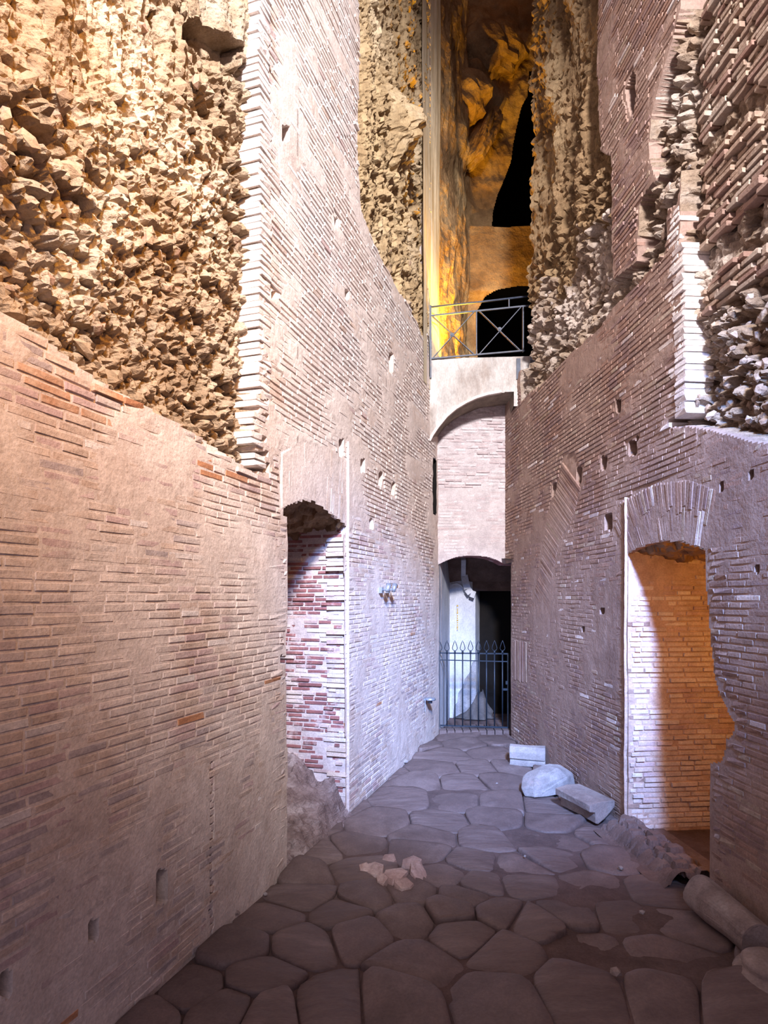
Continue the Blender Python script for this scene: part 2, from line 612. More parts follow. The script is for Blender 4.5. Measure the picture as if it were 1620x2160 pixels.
def lump(seed, sub=1, rough=0.28):
    """irregular angular stone about one unit in radius"""
    r = random.Random(seed)
    import bmesh
    bm = bmesh.new()
    bmesh.ops.create_icosphere(bm, subdivisions=sub, radius=1.0)
    cuts = []
    for _ in range(6):
        v = Vector((r.gauss(0, 1), r.gauss(0, 1), r.gauss(0, 1))).normalized()
        cuts.append((v, r.uniform(.55, .85)))
    for v in bm.verts:
        for nrm, d in cuts:
            k = v.co.dot(nrm)
            if k > d:
                v.co -= nrm * (k - d)
        v.co *= 1 + r.uniform(-rough, rough) * .35
    V = [tuple(v.co) for v in bm.verts]
    Fs = [tuple(x.index for x in f.verts) for f in bm.faces]
    bm.free()
    return V, Fs


# ------------------------------------------------------------------ left wall
WL = Wall(-1.765, 0.0, 0.330, 1.0, 1.0, -0.330)
YL = lambda Y: Y * math.hypot(1, .33)     # s of a given depth on the left wall
rub1 = WL.poly([(-900, 200), (-300, 520), (0, 650), (90, 702), (170, 768), (250, 822), (330, 868), (400, 905), (470, 950), (520, 985),
                (543, 1000), (538, 960), (528, 905), (545, 850), (551, 760), (549, 640), (553, 500), (549, 380), (553, 250), (546, 120), (552, -30),
                (552, -700), (-900, -3000)])
rub1t = WL.poly([(-900, -3000), (-900, 120), (0, 160), (200, 190), (420, 170), (560, 120), (560, -700)])
rub2 = WL.poly([(757, -600), (760, 120), (756, 300), (762, 440), (788, 505), (812, 560), (838, 605), (868, 652), (886, 690), (893, 715),
                (903, 690), (904, 300), (900, -600)])
doorL = WL.poly([(603, 1990), (606, 1600), (603, 1400), (607, 1300), (606, 1092), (598, 1088), (598, 1072), (612, 1064), (640, 1056), (662, 1058),
                 (680, 1070), (700, 1086), (718, 1098), (735, 1113), (726, 1130), (728, 1500), (729, 1860)])
slotL = WL.poly([(913, 965), (921, 965), (921, 1085), (913, 1085)])
archL = WL.poly([(596, 1072), (596, 955), (640, 930), (700, 945), (745, 985), (742, 1118), (700, 1084), (662, 1056), (640, 1054)])
rect = lambda w, u, v, a, b: w.poly([(u - a, v - b), (u + a, v - b), (u + a, v + b), (u - a, v + b)])
holesL = [rect(WL, *q) for q in ((720, 944, 5, 17), (765, 982, 5, 13), (805, 1010, 4, 14), (831, 1030, 3, 13), (783, 1105, 4, 10),
                                 (826, 765, 4, 20), (603, 282, 7, 16), (711, 468, 4, 9), (733, 621, 4, 9), (579, 622, 5, 7),
                                 (343, 1870, 11, 34), (197, 1962, 9, 20), (10, 2075, 12, 24), (598, 1392, 5, 8))]
toothL = [rect(WL, *q) for q in ((553, 849, 13, 5), (552, 878, 13, 4), (548, 926, 13, 5), (553, 957, 13, 5), (556, 986, 14, 8), (540, 795, 8, 6))]
pitsL = [WL.poly(q) for q in ([(440, 30), (470, 20), (500, 60), (540, 90), (525, 130), (515, 180), (500, 120), (460, 90), (430, 60)],
                              [(370, 0), (390, 0), (388, 40), (376, 60)], [(425, 0), (445, 10), (436, 70), (428, 60)])]


def rubL(s, z):
    return inpoly(rub1, s, z) | inpoly(rub2, s, z)


def edge1(s, z):
    return inpoly(rub1, s, z) | inpoly(rub1, s - .018, z)


def coreL(s, z):
    return edge1(s, z) | inpoly(rub2, s, z)


def hL(s, z):
    lowb = 1 - sstep(1.75, 2.45, z)
    ar = inpoly(archL, s, z)
    h = .0075 * fbm(s * 1.5, z * 1.5, 3, 3) + 0.0042 * fbm(s * 9, z * 5, 9, 3) - .0006
    hi = -.0045 + .022 * fbm(s * 2.6, z * 5.5, 33, 3) + .004 * vnoise(s * 30, z * 25, 31)
    hi = np.minimum(hi, .0025)
    h = np.where(ar, .0006 + .002 * fbm(s * 9, z * 3, 9, 3), h * lowb + hi * (1 - lowb))
    r1, r2 = edge1(s, z), inpoly(rub2, s, z)
    top = inpoly(rub1t, s, z)
    rr = rubble(s, z, 21, 0.088)
    drape = -0.03 + 0.09 * fbm(s * 7, z * 1.6, 77, 4) + 0.35 * rr
    h = np.where(r1, np.where(top, -0.075 + drape, -0.085 + rr), h)
    r2h = -0.06 + .7 * rubble(s, z, 91, 0.10) + 0.13 * fbm(s * 4.5, z * 1.1, 55, 4)
    bl = np.exp(-(((s - BLOB[0]) / .24) ** 2 + ((z - BLOB[1]) / .25) ** 2))
    h = np.where(r2, r2h + .34 * bl, h)
    for p in holesL + toothL:
        h = np.where(inpoly(p, s, z), -0.16 + .02 * vnoise(s * 60, z * 60, 4), h)
    for p in pitsL:
        h = np.where(inpoly(p, s, z), h - 0.14, h)
    # ragged vertical crack low on the near part
    h = np.where((np.abs(s - CRK + .02 * vnoise(z * 14, z * 0, 8)) < .010) & (z > .0) & (z < CRKZ), -0.03, h)
    return h


BLOB = WL.px(835, 270)
CRK, _ = WL.px(446, 1900)
CRKZ = WL.px(446, 1600)[1]


def keepL(s, z):
    return ~(inpoly(doorL, s, z) | inpoly(slotL, s, z))


ZTOP = 9.6
fieldsL = []
for y0, y1, ds, segs in ((-1.6, 1.45, .12, ((-.15, ZTOP, .12),)),
                         (1.45, 3.75, .0125, ((-.15, 5.4, .012), (5.4, ZTOP, .1))),
                         (3.75, 5.4, .016, ((-.15, 7.2, .0165), (7.2, ZTOP, .1))),
                         (5.4, 7.45, .022, ((-.15, ZTOP, .023),))):
    for z0, z1, dz in segs:
        fieldsL.append((YL(y0) - .01, YL(y1) + .01, z0, z1, ds, dz))


def build_wall(name, w, fields, h, keep, rub, mbed, mrub, second=None, m2=None, corename='rubble_core'):
    V, Fq = join_fields([w.field(name, a, b, c, d, e, f, h, lambda s, z: keep(s, z) & ~rub(s, z), None) for a, b, c, d, e, f in fields])
    root = link(name, mesh_of(name, V, Fq, mbed, smooth=False), None, 'structure')
    core = [w.field(name, a, b, c, d, e, f, h, lambda s, z: keep(s, z) & rub(s, z), None) for a, b, c, d, e, f in fields]
    core = [q for q in core if len(q[1])]
    if core:
        V, Fq = join_fields(core)
        mi = None
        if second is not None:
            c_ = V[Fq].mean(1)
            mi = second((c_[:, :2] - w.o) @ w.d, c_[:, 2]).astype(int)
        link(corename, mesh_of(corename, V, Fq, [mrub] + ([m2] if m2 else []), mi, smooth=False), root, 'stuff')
    return root


wallL = build_wall('wall_left', WL, fieldsL, hL, keepL, coreL, M_BED_L, M_RUB_L, lambda s, z: inpoly(rub2, s, z) & (z > 4.3 + .8 * fbm(s * 3, z * 2, 660, 3)), M_RUB_GOLD)


def grow(poly, k):
    c = np.mean(np.asarray(poly), 0)
    return [tuple(c + (np.array(p) - c) * k) for p in poly]


gholesL = [grow(p, 1.1) for p in holesL + toothL]


def allowL(s, z):
    ok = ~(rubL(s, z) | inpoly(doorL, s, z) | inpoly(slotL, s, z) | inpoly(archL, s, z))
    for p in gholesL:
        ok &= ~inpoly(p, s, z)
    return ok & (z > -.02)


def near_edge(fn, s, z, a=.16, b=.05):
    e = np.zeros(len(s), bool)
    for ds, dz in ((-a, 0), (a, 0), (0, b), (0, -b), (-a / 2, 0), (a / 2, 0)):
        e |= fn(s + ds, z + dz)
    return e


BL = lay(YL(1.0), YL(6.98), 0.0, ZTOP - .3, .036, .10, .22, allowL, waver=1, seed=4)
vL = voussoirs(WL, WL.poly([(598, 1070), (640, 1054), (662, 1056), (700, 1084), (735, 1111)]),
               WL.poly([(598, 957), (640, 932), (700, 947), (744, 985)]), 30, 2)
BL = np.concatenate((BL, vL))


def end_bricks(poly, s0, s1, z0, z1, course, skip=()):
    # brick ends left standing along the broken edge of the facing
    out = []
    S = np.linspace(s0, s1, 900)
    for k in range(int(z0 / course), int(z1 / course)):
        zc = (k + .5) * course
        ins = inpoly(poly, S, np.full(S.shape, zc))
        if not ins.any():
            continue
        sb = S[ins].max()
        if any(a < zc < b for a, b in skip) and k % 3 == 0:
            continue
        a = sb - .016 + R.uniform(-.009, .009)
        out.append(((a + sb + .10) / 2, zc, (sb + .10 - a) / 2, course / 2 - .002, R.gauss(0, .01)))
    return np.array(out)


eL = end_bricks(rub1, YL(2.9), YL(4.1), WL.px(545, 1000)[1], 6.4, .036, ((WL.px(545, 1000)[1], WL.px(545, 800)[1]),))
BL = np.concatenate((BL, eL, BL[-len(vL):]))
BL = np.concatenate((BL[:len(BL) - 2 * len(vL) - len(eL)], eL, vL))
nL = len(BL)
# how far the brick faces stand out of the bed: irregular, more weathered higher up
far = sstep(YL(3.2), YL(3.9), BL[:, 0])
high = sstep(1.9, 2.8, BL[:, 1])
proud = rng.normal(0.0, .0009, nL) + high * rng.normal(0, .0012, nL)
proud[-len(vL):] = rng.normal(0, .0008, len(vL))
edge = near_edge(lambda s, z: rubL(s, z) | inpoly(doorL, s, z), BL[:, 0], BL[:, 1])
depth = np.where(edge, .15, .035)
proud = np.where(near_edge(rubL, BL[:, 0], BL[:, 1], .08, .04), .002 + rng.normal(0, .004, nL), proud)
lab_e = slice(nL - len(vL) - len(eL), nL - len(vL))
proud[lab_e] = rng.normal(.004, .003, len(eL))
depth[lab_e] = .17
matsL = [M_BR_TAN, M_BR_PINK, M_BR_ORANGE, M_BR_GREY, M_BR_WHITE]
t = rng.random(nL)
org = WL.poly([(60, 700), (330, 868), (520, 985), (500, 1030), (330, 960), (100, 900)])
ino = inpoly(org, BL[:, 0], BL[:, 1])
midx = np.where(t < .56, 0, np.where(t < .85, 1, np.where(t < .855, 2, np.where(t < .95, 3, 4))))
midx = np.where((far > .5) & (rng.random(nL) < .45), 4, midx)
midx = np.where((high > .6) & (far > .5) & (rng.random(nL) < .9), 4, midx)
midx = np.where(ino & (rng.random(nL) < .38), 2, midx)
midx[-len(vL):] = np.where(rng.random(len(vL)) < .7, 4, 0)
near_low = (BL[:, 1] < 1.0) & (midx != 2)
midx = np.where(near_low & (rng.random(nL) < .3), 3, midx)
midx[lab_e] = 4
place_bricks(WL, BL, proud, depth, matsL, midx, wallL)

# ------------------------------------------------------------------ right wall
WR = Wall(2.016, 0.0, -0.0779, 1.0, -1.0, -0.0779)
YR = lambda Y: Y * math.hypot(1, .0779)
rr1 = WR.poly([(1090, -900), (1098, 845), (1112, 832), (1150, 800), (1200, 748), (1240, 712), (1265, 690), (1290, 652), (1340, 602), (1372, 565),
               (1398, 520), (1396, 488), (1350, 548), (1292, 592), (1288, 480), (1286, 330), (1256, 318), (1246, 120), (1240, -900)])
rr2 = WR.poly([(1344, 560), (1346, 430), (1360, 405), (1385, 380), (1370, 330), (1372, 250), (1390, 180), (1420, 80), (1450, -60), (1450, 250), (1432, 360),
               (1425, 430), (1405, 440), (1400, 540), (1372, 560)])
rr3 = WR.poly([(1438, 497), (1442, 700), (1446, 800), (1444, 870), (1412, 885), (1408, 897), (1450, 897), (1500, 905), (1545, 917), (1580, 928),
               (1640, 934), (1900, 975), (2600, 1100), (2600, -2600), (1446, -900), (1436, 300)])
ridge = WR.poly([(1446, -900), (1440, 300), (1446, 690), (1500, 640), (1560, 600), (1620, 550), (1900, 330), (2600, -300), (2600, -2600)])
doorR = WR.poly([(1325, 1850), (1325, 1168), (1345, 1156), (1370, 1148), (1400, 1141), (1440, 1143), (1487, 1160), (1489, 1200), (1486, 1225), (1491, 1260),
                 (1497, 1350), (1505, 1420), (1512, 1450), (1522, 1475), (1535, 1500), (1549, 1530), (1545, 1550), (1530, 1562), (1528, 1590), (1521, 1607),
                 (1497, 1610), (1498, 2010)])
archR = WR.poly([(1325, 1168), (1297, 1130), (1304, 1060), (1380, 1018), (1450, 1008), (1516, 1032), (1514, 1110), (1487, 1160), (1440, 1143), (1400, 1141), (1345, 1156)])
bandR = WR.poly([(1190, 960), (1210, 960), (1232, 1010), (1215, 1050), (1200, 1110), (1180, 1150), (1172, 1180), (1162, 1240), (1158, 1312), (1122, 1255), (1138, 1200), (1145, 1150), (1150, 1100), (1165, 1050)])
panelR = WR.poly([(1084, 1346), (1112, 1352), (1112, 1442), (1084, 1434)])
holesR = [rect(WR, *q) for q in ((1303, 857, 5, 13), (1333, 945, 9, 15), (1272, 977, 5, 13), (1220, 1003, 6, 17), (1168, 1034, 4, 13), (1283, 1101, 8, 16),
                                 (1271, 1290, 4, 5), (1230, 1329, 3, 4), (1582, 1000, 4, 8), (1521, 1027, 3, 9), (1596, 1200, 5, 7), (1480, 1770, 3, 3), (1343, 925, 4, 5))]
pitsR = [WR.poly(q) for q in ([(1241, -900), (1256, -900), (1258, 120), (1264, 320), (1250, 326), (1244, 150)],
                              [(1318, 190), (1330, 150), (1340, 160), (1336, 215), (1330, 255), (1322, 220)])]
LEDGE = WR.px(1408, 890)[0]


def edge3(s, z):
    return inpoly(rr3, s, z) | (inpoly(rr3, s - .018, z) & (z > 2.6))


def coreR(s, z):
    return inpoly(rr1, s, z) | inpoly(rr2, s, z) | edge3(s, z)


def rubR(s, z):
    return inpoly(rr1, s, z) | inpoly(rr2, s, z) | inpoly(rr3, s, z)


def hR(s, z):
    lowb = 1 - sstep(1.9, 2.7, z)
    h = .0070 * fbm(s * 1.5, z * 1.5, 103, 3) + 0.0038 * fbm(s * 10, z * 6, 109, 3) - .0010
    hi = np.minimum(-.0055 + .022 * fbm(s * 2.6, z * 5.5, 133, 3) + .004 * vnoise(s * 30, z * 25, 131), .0025)
    h = h * lowb + hi * (1 - lowb)
    a, b, c, d = inpoly(rr1, s, z), inpoly(rr2, s, z), edge3(s, z), inpoly(ridge, s, z)
    r = rubble(s, z, 121, 0.095, 1.25)
    r = r + .05 * fbm(s * 5, z * 2, 133, 3)
    upz = sstep(4.2, 5.6, z)
    h = np.where(a, -0.06 + (.9 - .5 * upz) * r + .12 * upz * fbm(s * 7, z * 1.8, 137, 4), h)
    h = np.where(b, -0.075 + r, h)
    h = np.where(c, np.where(d, -.135 + .5 * r, -.125 + 1.15 * r), h)
    for p in holesR:
        h = np.where(inpoly(p, s, z), -0.16 + .02 * vnoise(s * 60, z * 60, 4), h)
    for p in pitsR:
        h = np.where(inpoly(p, s, z), -0.22 + .05 * vnoise(s * 20, z * 20, 4), h)
    return h


# upper part of the right wall ends in a ragged edge over the bridge, lower part ends at the dark passage
UPEDGE = YR(6.52)
LOWEDGE = YR(7.10)


def keepR(s, z):
    e = UPEDGE + .10 * fbm(z * 2.2, z * 0 + 3.3, 150, 4)
    up = (z > 4.1) & (s > e)
    low = (z < 2.02) & (s > LOWEDGE)
    return ~(inpoly(doorR, s, z) | up | low)


fieldsR = []
for y0, y1, ds, segs in ((-1.6, 2.5, .12, ((-.15, ZTOP, .12),)),
                         (2.5, 4.5, .0135, ((-.15, 5.8, .0125), (5.8, ZTOP, .1))),
                         (4.5, 5.7, .018, ((-.15, 7.2, .0175), (7.2, ZTOP, .1))),
                         (5.7, 7.6, .022, ((-.15, ZTOP, .023),))):
    for z0, z1, dz in segs:
        fieldsR.append((YR(y0) - .01, YR(y1) + .01, z0, z1, ds, dz))
wallR = build_wall('wall_right', WR, fieldsR, hR, keepR, coreR, M_BED_R, M_RUB_R, lambda s, z: inpoly(rr1, s, z) & (z > 4.5 + 1.0 * fbm(s * 3, z * 2, 661, 3)), M_RUB_DIM)
gholesR = [grow(p, 1.1) for p in holesR + pitsR]


def allowR(s, z):
    ok = ~(rubR(s, z) | inpoly(rr3, s, z) | inpoly(archR, s, z) | inpoly(bandR, s, z) | inpoly(panelR, s, z)) & keepR(s, z)
    for p in gholesR:
        ok &= ~inpoly(p, s, z)
    return ok & (z > -.02)


def allowRidge(s, z):
    return inpoly(ridge, s, z) & (s > YR(2.3)) & (fbm(s * 2.5, z * 6, 160, 3) > -.30)


BR = lay(YR(2.2), YR(7.4), 0.0, ZTOP - .3, .036, .09, .20, allowR, waver=1, seed=14)
B2 = lay(YR(2.3), YR(4.6), 1.8, 7.0, .040, .08, .18, allowRidge, joint=.011, waver=1, seed=15)
vR = voussoirs(WR, WR.poly([(1325, 1168), (1345, 1156), (1370, 1148), (1400, 1141), (1440, 1143), (1487, 1160)]),
               WR.poly([(1297, 1110), (1306, 1060), (1380, 1020), (1450, 1010), (1514, 1034)]), 34, 2)
vB = voussoirs(WR, WR.poly([(1186, 975), (1168, 1050), (1152, 1105), (1146, 1150), (1139, 1205), (1125, 1255)]),
               WR.poly([(1226, 1030), (1206, 1100), (1183, 1140), (1174, 1170), (1163, 1235), (1158, 1310)]), 44)
vP = voussoirs(WR, WR.poly([(1085, 1436), (1111, 1441)]), WR.poly([(1085, 1348), (1111, 1353)]), 10)
n1, n2 = len(BR), len(B2)
eR = end_bricks(rr3, YR(3.3), YR(3.9), WR.px(1440, 885)[1], WR.px(1440, 498)[1], .036)
ALL = np.concatenate((BR, B2, vR, vB, vP, eR))
nR = len(ALL)
proud = rng.normal(0, .0010, nR)
hi_ = sstep(2.2, 3.2, ALL[:, 1])
proud = proud + hi_ * rng.normal(.0003, .0011, nR)
proud[n1:n1 + n2] = -.100 + .05 * fbm(B2[:, 0] * 2.2, B2[:, 1] * 2.2, 181, 3) + rng.normal(0, .012, n2)
proud[n1 + n2:] = rng.normal(.0015, .0012, nR - n1 - n2)
edge = near_edge(lambda s, z: rubR(s, z) | inpoly(doorR, s, z), ALL[:, 0], ALL[:, 1])
edge |= near_edge(lambda s, z: inpoly(rr3, s, z), ALL[:, 0], ALL[:, 1]) & (np.arange(nR) < n1)
depth = np.where(edge, .16, .035)
depth[n1:n1 + n2] = .06
matsR = [M_BR_BROWN, M_BR_MAUVE, M_BR_DUN, M_BR_GREY, M_BR_LIT]
t = rng.random(nR)
midx = np.where(t < .48, 0, np.where(t < .93, 1, np.where(t < .97, 2, 3)))
midx[n1:n1 + n2] = np.where(rng.random(n2) < .7, 2, 0)
strip = np.zeros(nR, bool)
strip[:n1] = near_edge(lambda s, z: inpoly(rr3, s, z), ALL[:n1, 0], ALL[:n1, 1], .12, .01) & (ALL[:n1, 0] > YR(3.35)) & (ALL[:n1, 1] > 2.62)
midx = np.where(strip, 4, midx)
ledge = np.zeros(nR, bool)
ledge[:n1] = near_edge(lambda s, z: inpoly(rr3, s, z), ALL[:n1, 0], ALL[:n1, 1], .02, .05) & (ALL[:n1, 1] < 2.75)
midx = np.where(ledge & (rng.random(nR) < .7), 2, midx)
proud[-len(eR):] = rng.normal(.004, .003, len(eR))
depth[-len(eR):] = .17
midx[-len(eR):] = 4
place_bricks(WR, ALL, proud, depth, matsR, midx, wallR)

# rubble stones that can be picked apart, set in the two cores
LUMPS = [lump(k, 1) for k in range(8)]


def set_stones(w, polys, hfun, parent, m, n, seed, bias, lo=.022, hi=.055):
    g = random.Random(seed)
    ms = [mesh_of('rubble_stone', v, f, m) for v, f in LUMPS]
    done = 0
    while done < n:
        poly, wt = g.choices(polys, weights=[q[1] for q in polys])[0]
        u0, u1, v0, v1 = wt_box[id(poly)]
        s, z = w.px(g.uniform(u0, u1), g.uniform(v0, v1))
        if not inpoly(poly, np.array([s]), np.array([z]))[0]:
            continue
        if w is WR and inpoly(ridge, np.array([s]), np.array([z]))[0] and inpoly(rr3, np.array([s]), np.array([z]))[0]:
            continue
        h = float(hfun(np.array([[s]]), np.array([[z]]))[0, 0])
        c = w.v3(s, z, h + bias)
        r = g.uniform(lo, hi)
        o = bpy.data.objects.new('rubble_stone', g.choice(ms))
        o.location = c
        o.rotation_euler = (g.uniform(0, 6.3), g.uniform(0, 6.3), g.uniform(0, 6.3))
        o.scale = (r * g.uniform(.8, 1.5), r * g.uniform(.7, 1.1), r * g.uniform(.6, 1.0))
        o.parent = parent
        COL.objects.link(o)
        done += 1


wt_box = {id(rub1): (0, 545, 0, 990), id(rub2): (758, 900, 420, 700), id(rr1): (1105, 1400, 520, 840), id(rr2): (1345, 1450, 0, 560), id(rr3): (1412, 1620, 560, 930)}
set_stones(WL, [(rub1, 6), (rub2, .6)], hL, wallL, M_STONE_L, 290, 3, -.012, .014, .042)
set_stones(WR, [(rr1, 2), (rr2, 1.2), (rr3, 3)], hR, wallR, M_STONE_R, 290, 5, -.008, .013, .038)

# ------------------------------------------------------------------ recess behind the left doorway
sj = WL.px(729, 1500)[0]
LJ = Wall(*(WL.pt(sj, 0, 0)[:2]), -WL.n[0], -WL.n[1], -WL.d[0], -WL.d[1])   # far jamb, facing the viewer
recL = link('wall_recess', None, None, 'structure')
V, Fq = LJ.field('j', -.02, 1.3, -.1, 2.75, .03, .02, lambda s, z: -.02 + .010 * fbm(s * 4, z * 4, 201, 4) + .004 * fbm(s * 30, z * 30, 205, 2), lambda s, z: s > -9, None)
link('mortar_bed', mesh_of('mortar_bed', V, Fq, M_MORT_WHITE), recL)
BJ = lay(.02, .62, .0, 2.5, .0335, .08, .20, lambda s, z: (s > .012) & (s < .62), joint=.011, seed=24)
gone = (BJ[:, 1] < .55) & (rng.random(len(BJ)) < .35)
BJ = BJ[~gone]
pj = -.012 + rng.normal(0, .004, len(BJ)) - .012 * (rng.random(len(BJ)) < .14)
tj = rng.random(len(BJ))
midx = np.where(tj < .70, 0, np.where(tj < .82, 1, 2))
place_bricks(LJ, BJ, pj, np.full(len(BJ), .03), [M_BR_RED, M_BR_PINK, M_BR_WHITE], midx, recL)
# its other sides
sn = WL.px(604, 1500)[0]
mb = MB()
a, b = WL.v3(sn - .02, 0, -.03), WL.v3(sn - .02, 0, -1.3)
c, d = WL.v3(sj + .05, 0, -1.3), WL.v3(sj + .05, 0, -.03)
up = Vector((0, 0, 2.9))
mb.add([a, b, b + up, a + up], [(0, 1, 2, 3)])
mb.add([b, c, c + up, b + up], [(0, 1, 2, 3)])
mb.build('back_wall', M_MORT_WHITE, recL)


def ceiling_field(name, w, s0, s1, b0, b1, zf, m, parent, ds=.018):
    """broken underside of an opening, from the wall face back into the wall"""
    S = np.linspace(s0, s1, int((s1 - s0) / ds) + 2)
    Bk = np.linspace(b0, b1, int(abs(b1 - b0) / ds) + 2)
    s, b_ = np.meshgrid(S, Bk)
    V = w.pt(s, zf(s, b_), b_).reshape(-1, 3)
    ns = len(S)
    i = (np.arange(len(Bk) - 1)[:, None] * ns + np.arange(ns - 1)[None, :]).ravel()
    Fq = np.stack((i, i + ns, i + ns + 1, i + 1), 1)
    return link(name, mesh_of(name, V, Fq, m), parent)


zarch = [WL.px(*q) for q in ((600, 1070), (612, 1064), (640, 1056), (662, 1058), (680, 1070), (700, 1086), (718, 1098), (735, 1113))]
zs, zz = np.array([q[0] for q in zarch]), np.array([q[1] for q in zarch])


def zf(s, b_):
    base = np.interp(s, zs, zz) + .01
    f1, f2, r, bx, by = worley(s / .11 + .25 * np.sin(b_ * 9), b_ / .07, 231)
    return base + (r - .75) * .07 * sstep(0, .04, -b_) - .02 * fbm(s * 12, b_ * 20, 233, 3) - .05 * sstep(.0, .5, -b_)


ceiling_field('lintel_rubble', WL, sn - .03, sj + .06, .0, -1.3, zf, mat('lintel_rock', srgb(160, 136, 108), srgb(118, 96, 74), 8, bump=.6, bscale=40), recL)


def mound(name, w, s0, s1, b0, b1, zf_, m, parent=None, ds=.022):
    S = np.linspace(s0, s1, int((s1 - s0) / ds) + 2)
    Bk = np.linspace(b0, b1, int(abs(b1 - b0) / ds) + 2)
    s, b_ = np.meshgrid(S, Bk)
    V = w.pt(s, zf_(s, b_), b_).reshape(-1, 3)
    ns = len(S)
    i = (np.arange(len(Bk) - 1)[:, None] * ns + np.arange(ns - 1)[None, :]).ravel()
    Fq = np.stack((i, i + 1, i + ns + 1, i + ns), 1)
    if not w.flip:
        Fq = Fq[:, ::-1]
    return link(name, mesh_of(name, V, Fq, m, smooth=False), parent, 'stuff')


M_BANK = mat('earth_bank', srgb(150, 132, 130), srgb(120, 102, 100), 6, srgb(176, 162, 162), 4, (.5, .62), bump=.9, bscale=16, dist=.03, stretch=(1, 1, 2.5))


def zbank(s, b_):
    t_ = np.clip((s - sn) / (sj - sn), 0, 1)
    dp = np.clip(-b_, 0, 1)
    z = (.20 + .50 * np.minimum(dp, .55)) * sstep(-.15, 1.0, t_) ** 1.1 + .02
    z = z * sstep(.09, -.10, b_)
    z = z + (.10 * fbm(s * 6, b_ * 9, 241, 4) + .05 * fbm(s * 20, b_ * 26, 247, 3)) * sstep(.1, -.05, b_) + .015 * np.round(4 * vnoise(s * 8, b_ * 8, 245)) / 4
    return z - .03


mound('earth_bank', WL, sn - .05, sj + .04, .14, -1.25, zbank, M_BANK, recL)

# ------------------------------------------------------------------ recess behind the right doorway
sjr = WR.px(1325, 1500)[0]
RJ = Wall(*(WR.pt(sjr, 0, 0)[:2]), -WR.n[0], -WR.n[1], -WR.d[0], -WR.d[1])
recR = link('wall_alcove', None, None, 'structure')
V, Fq = RJ.field('j', -.02, 1.5, -.1, 2.3, .03, .02, lambda s, z: -.014 + .012 * fbm(s * 4, z * 4, 301, 4) + .004 * fbm(s * 30, z * 30, 305, 2), lambda s, z: s > -9, None)
M_BED_A = mat('alcove_bed', srgb(206, 182, 168), srgb(184, 158, 144), 8, bump=.5, bscale=40)
link('mortar_bed', mesh_of('mortar_bed', V, Fq, M_BED_A), recR)
BJ = lay(.0, 1.2, .0, 2.2, .036, .09, .20, lambda s, z: (s > .008) & (s < 1.2) & (vnoise(s * 2.3, z * 5, 311) > -.36), joint=.008, waver=1, seed=34)
pj = -.008 + rng.normal(0, .004, len(BJ))
tj = rng.random(len(BJ))
midx = np.where(tj < .4, 0, np.where(tj < .75, 1, 2))
place_bricks(RJ, BJ, pj, np.full(len(BJ), .03), [M_BR_TAN, M_BR_PINK, M_BR_WHITE], midx, recR)
snr = WR.px(1498, 1700)[0] - .55
mb = MB()
a, b = WR.v3(snr, -.2, -.14), WR.v3(snr, -.2, -1.5)
c = WR.v3(sjr + .05, -.2, -1.5)
up = Vector((0, 0, 2.6))
mb.add([a, b, b + up, a + up], [(0, 1, 2, 3)])
mb.add([b, c, c + up, b + up], [(0, 1, 2, 3)])
e = WR.v3(WR.px(1552, 1500)[0] - .01, -.2, -.14)
mb.add([a, e, e + up, a + up], [(0, 1, 2, 3)])
mb.build('back_wall', M_BED_A, recR)
zarch2 = [WR.px(*q) for q in ((1487, 1160), (1440, 1143), (1400, 1141), (1370, 1148), (1345, 1156), (1325, 1168))]
zs2, zz2 = np.array([q[0] for q in zarch2]), np.array([q[1] for q in zarch2])


def zf2(s, b_):
    base = np.interp(s, zs2, zz2) + .008
    f1, f2, r, bx, by = worley(s / .12, b_ / .09, 331)
    return base + (r - .7) * .05 * sstep(0, .04, -b_) - .02 * fbm(s * 12, b_ * 20, 333, 3) - .03 * sstep(0, .4, -b_)


ceiling_field('lintel_rubble', WR, snr, sjr + .04, .0, -1.5, zf2, mat('alcove_rock', srgb(160, 132, 104), srgb(120, 94, 72), 8, bump=.6, bscale=40), recR)
# masonry threshold across the right doorway


SILL0 = WR.px(1476, 1880)[0]


def zsill(s, b_):
    c0 = .03 + .05 * vnoise(s * 3, s * 0 + .5, 340)
    z = .075 * sstep(.17, .06, b_ - c0) * sstep(-.20, -.08, b_ - c0)
    f1, f2, r, bx, by = worley(s / .10, b_ / .09, 346)
    return z * (.75 + .7 * r - .5 * (1 - sstep(0, .2, f2 - f1)))
    z = (z + .03 * fbm(s * 9, b_ * 9, 343, 4)) * sstep(SILL0, SILL0 + .12, s) - .03


mound('threshold_rubble', WR, WR.px(1476, 1880)[0], sjr + .02, .24, -.26, zsill, mat('sill_masonry', srgb(122, 102, 96), srgb(98, 82, 77), 6, srgb(136, 118, 112), 3, (.5, .66), bump=.6, bscale=30), recR, .012)

# ------------------------------------------------------------------ end wall over the gate
WB = Wall(0.50, 7.28, 1.0, 0.07, 0.07, -1.0)
archB = WB.poly([(921, 1900), (922, 1192), (940, 1183), (962, 1175), (985, 1172), (1005, 1172), (1030, 1175), (1050, 1182), (1064, 1190), (1066, 1190), (1110, 1188), (1110, 1900)])
RZ = WB.px(990, 1028)[1]
V, Fq = WB.field('w', .05, 1.15, 1.8, 4.35, .007, .008,
                 lambda s, z: .006 * fbm(s * 6, z * 6, 401, 4) + np.where(z > RZ, .016 * fbm(s * 10, z * 22, 405, 4), 0.0),
                 lambda s, z: ~inpoly(archB, s, z), None)
wallB = link('wall_back', mesh_of('wall_back', V, Fq, M_END), None, 'structure')
BB = lay(.08, 1.12, 1.9, 4.2, .036, .10, .22, lambda s, z: ~inpoly(archB, s, z) & (s > .08) & (s < 1.12), waver=1, seed=44)
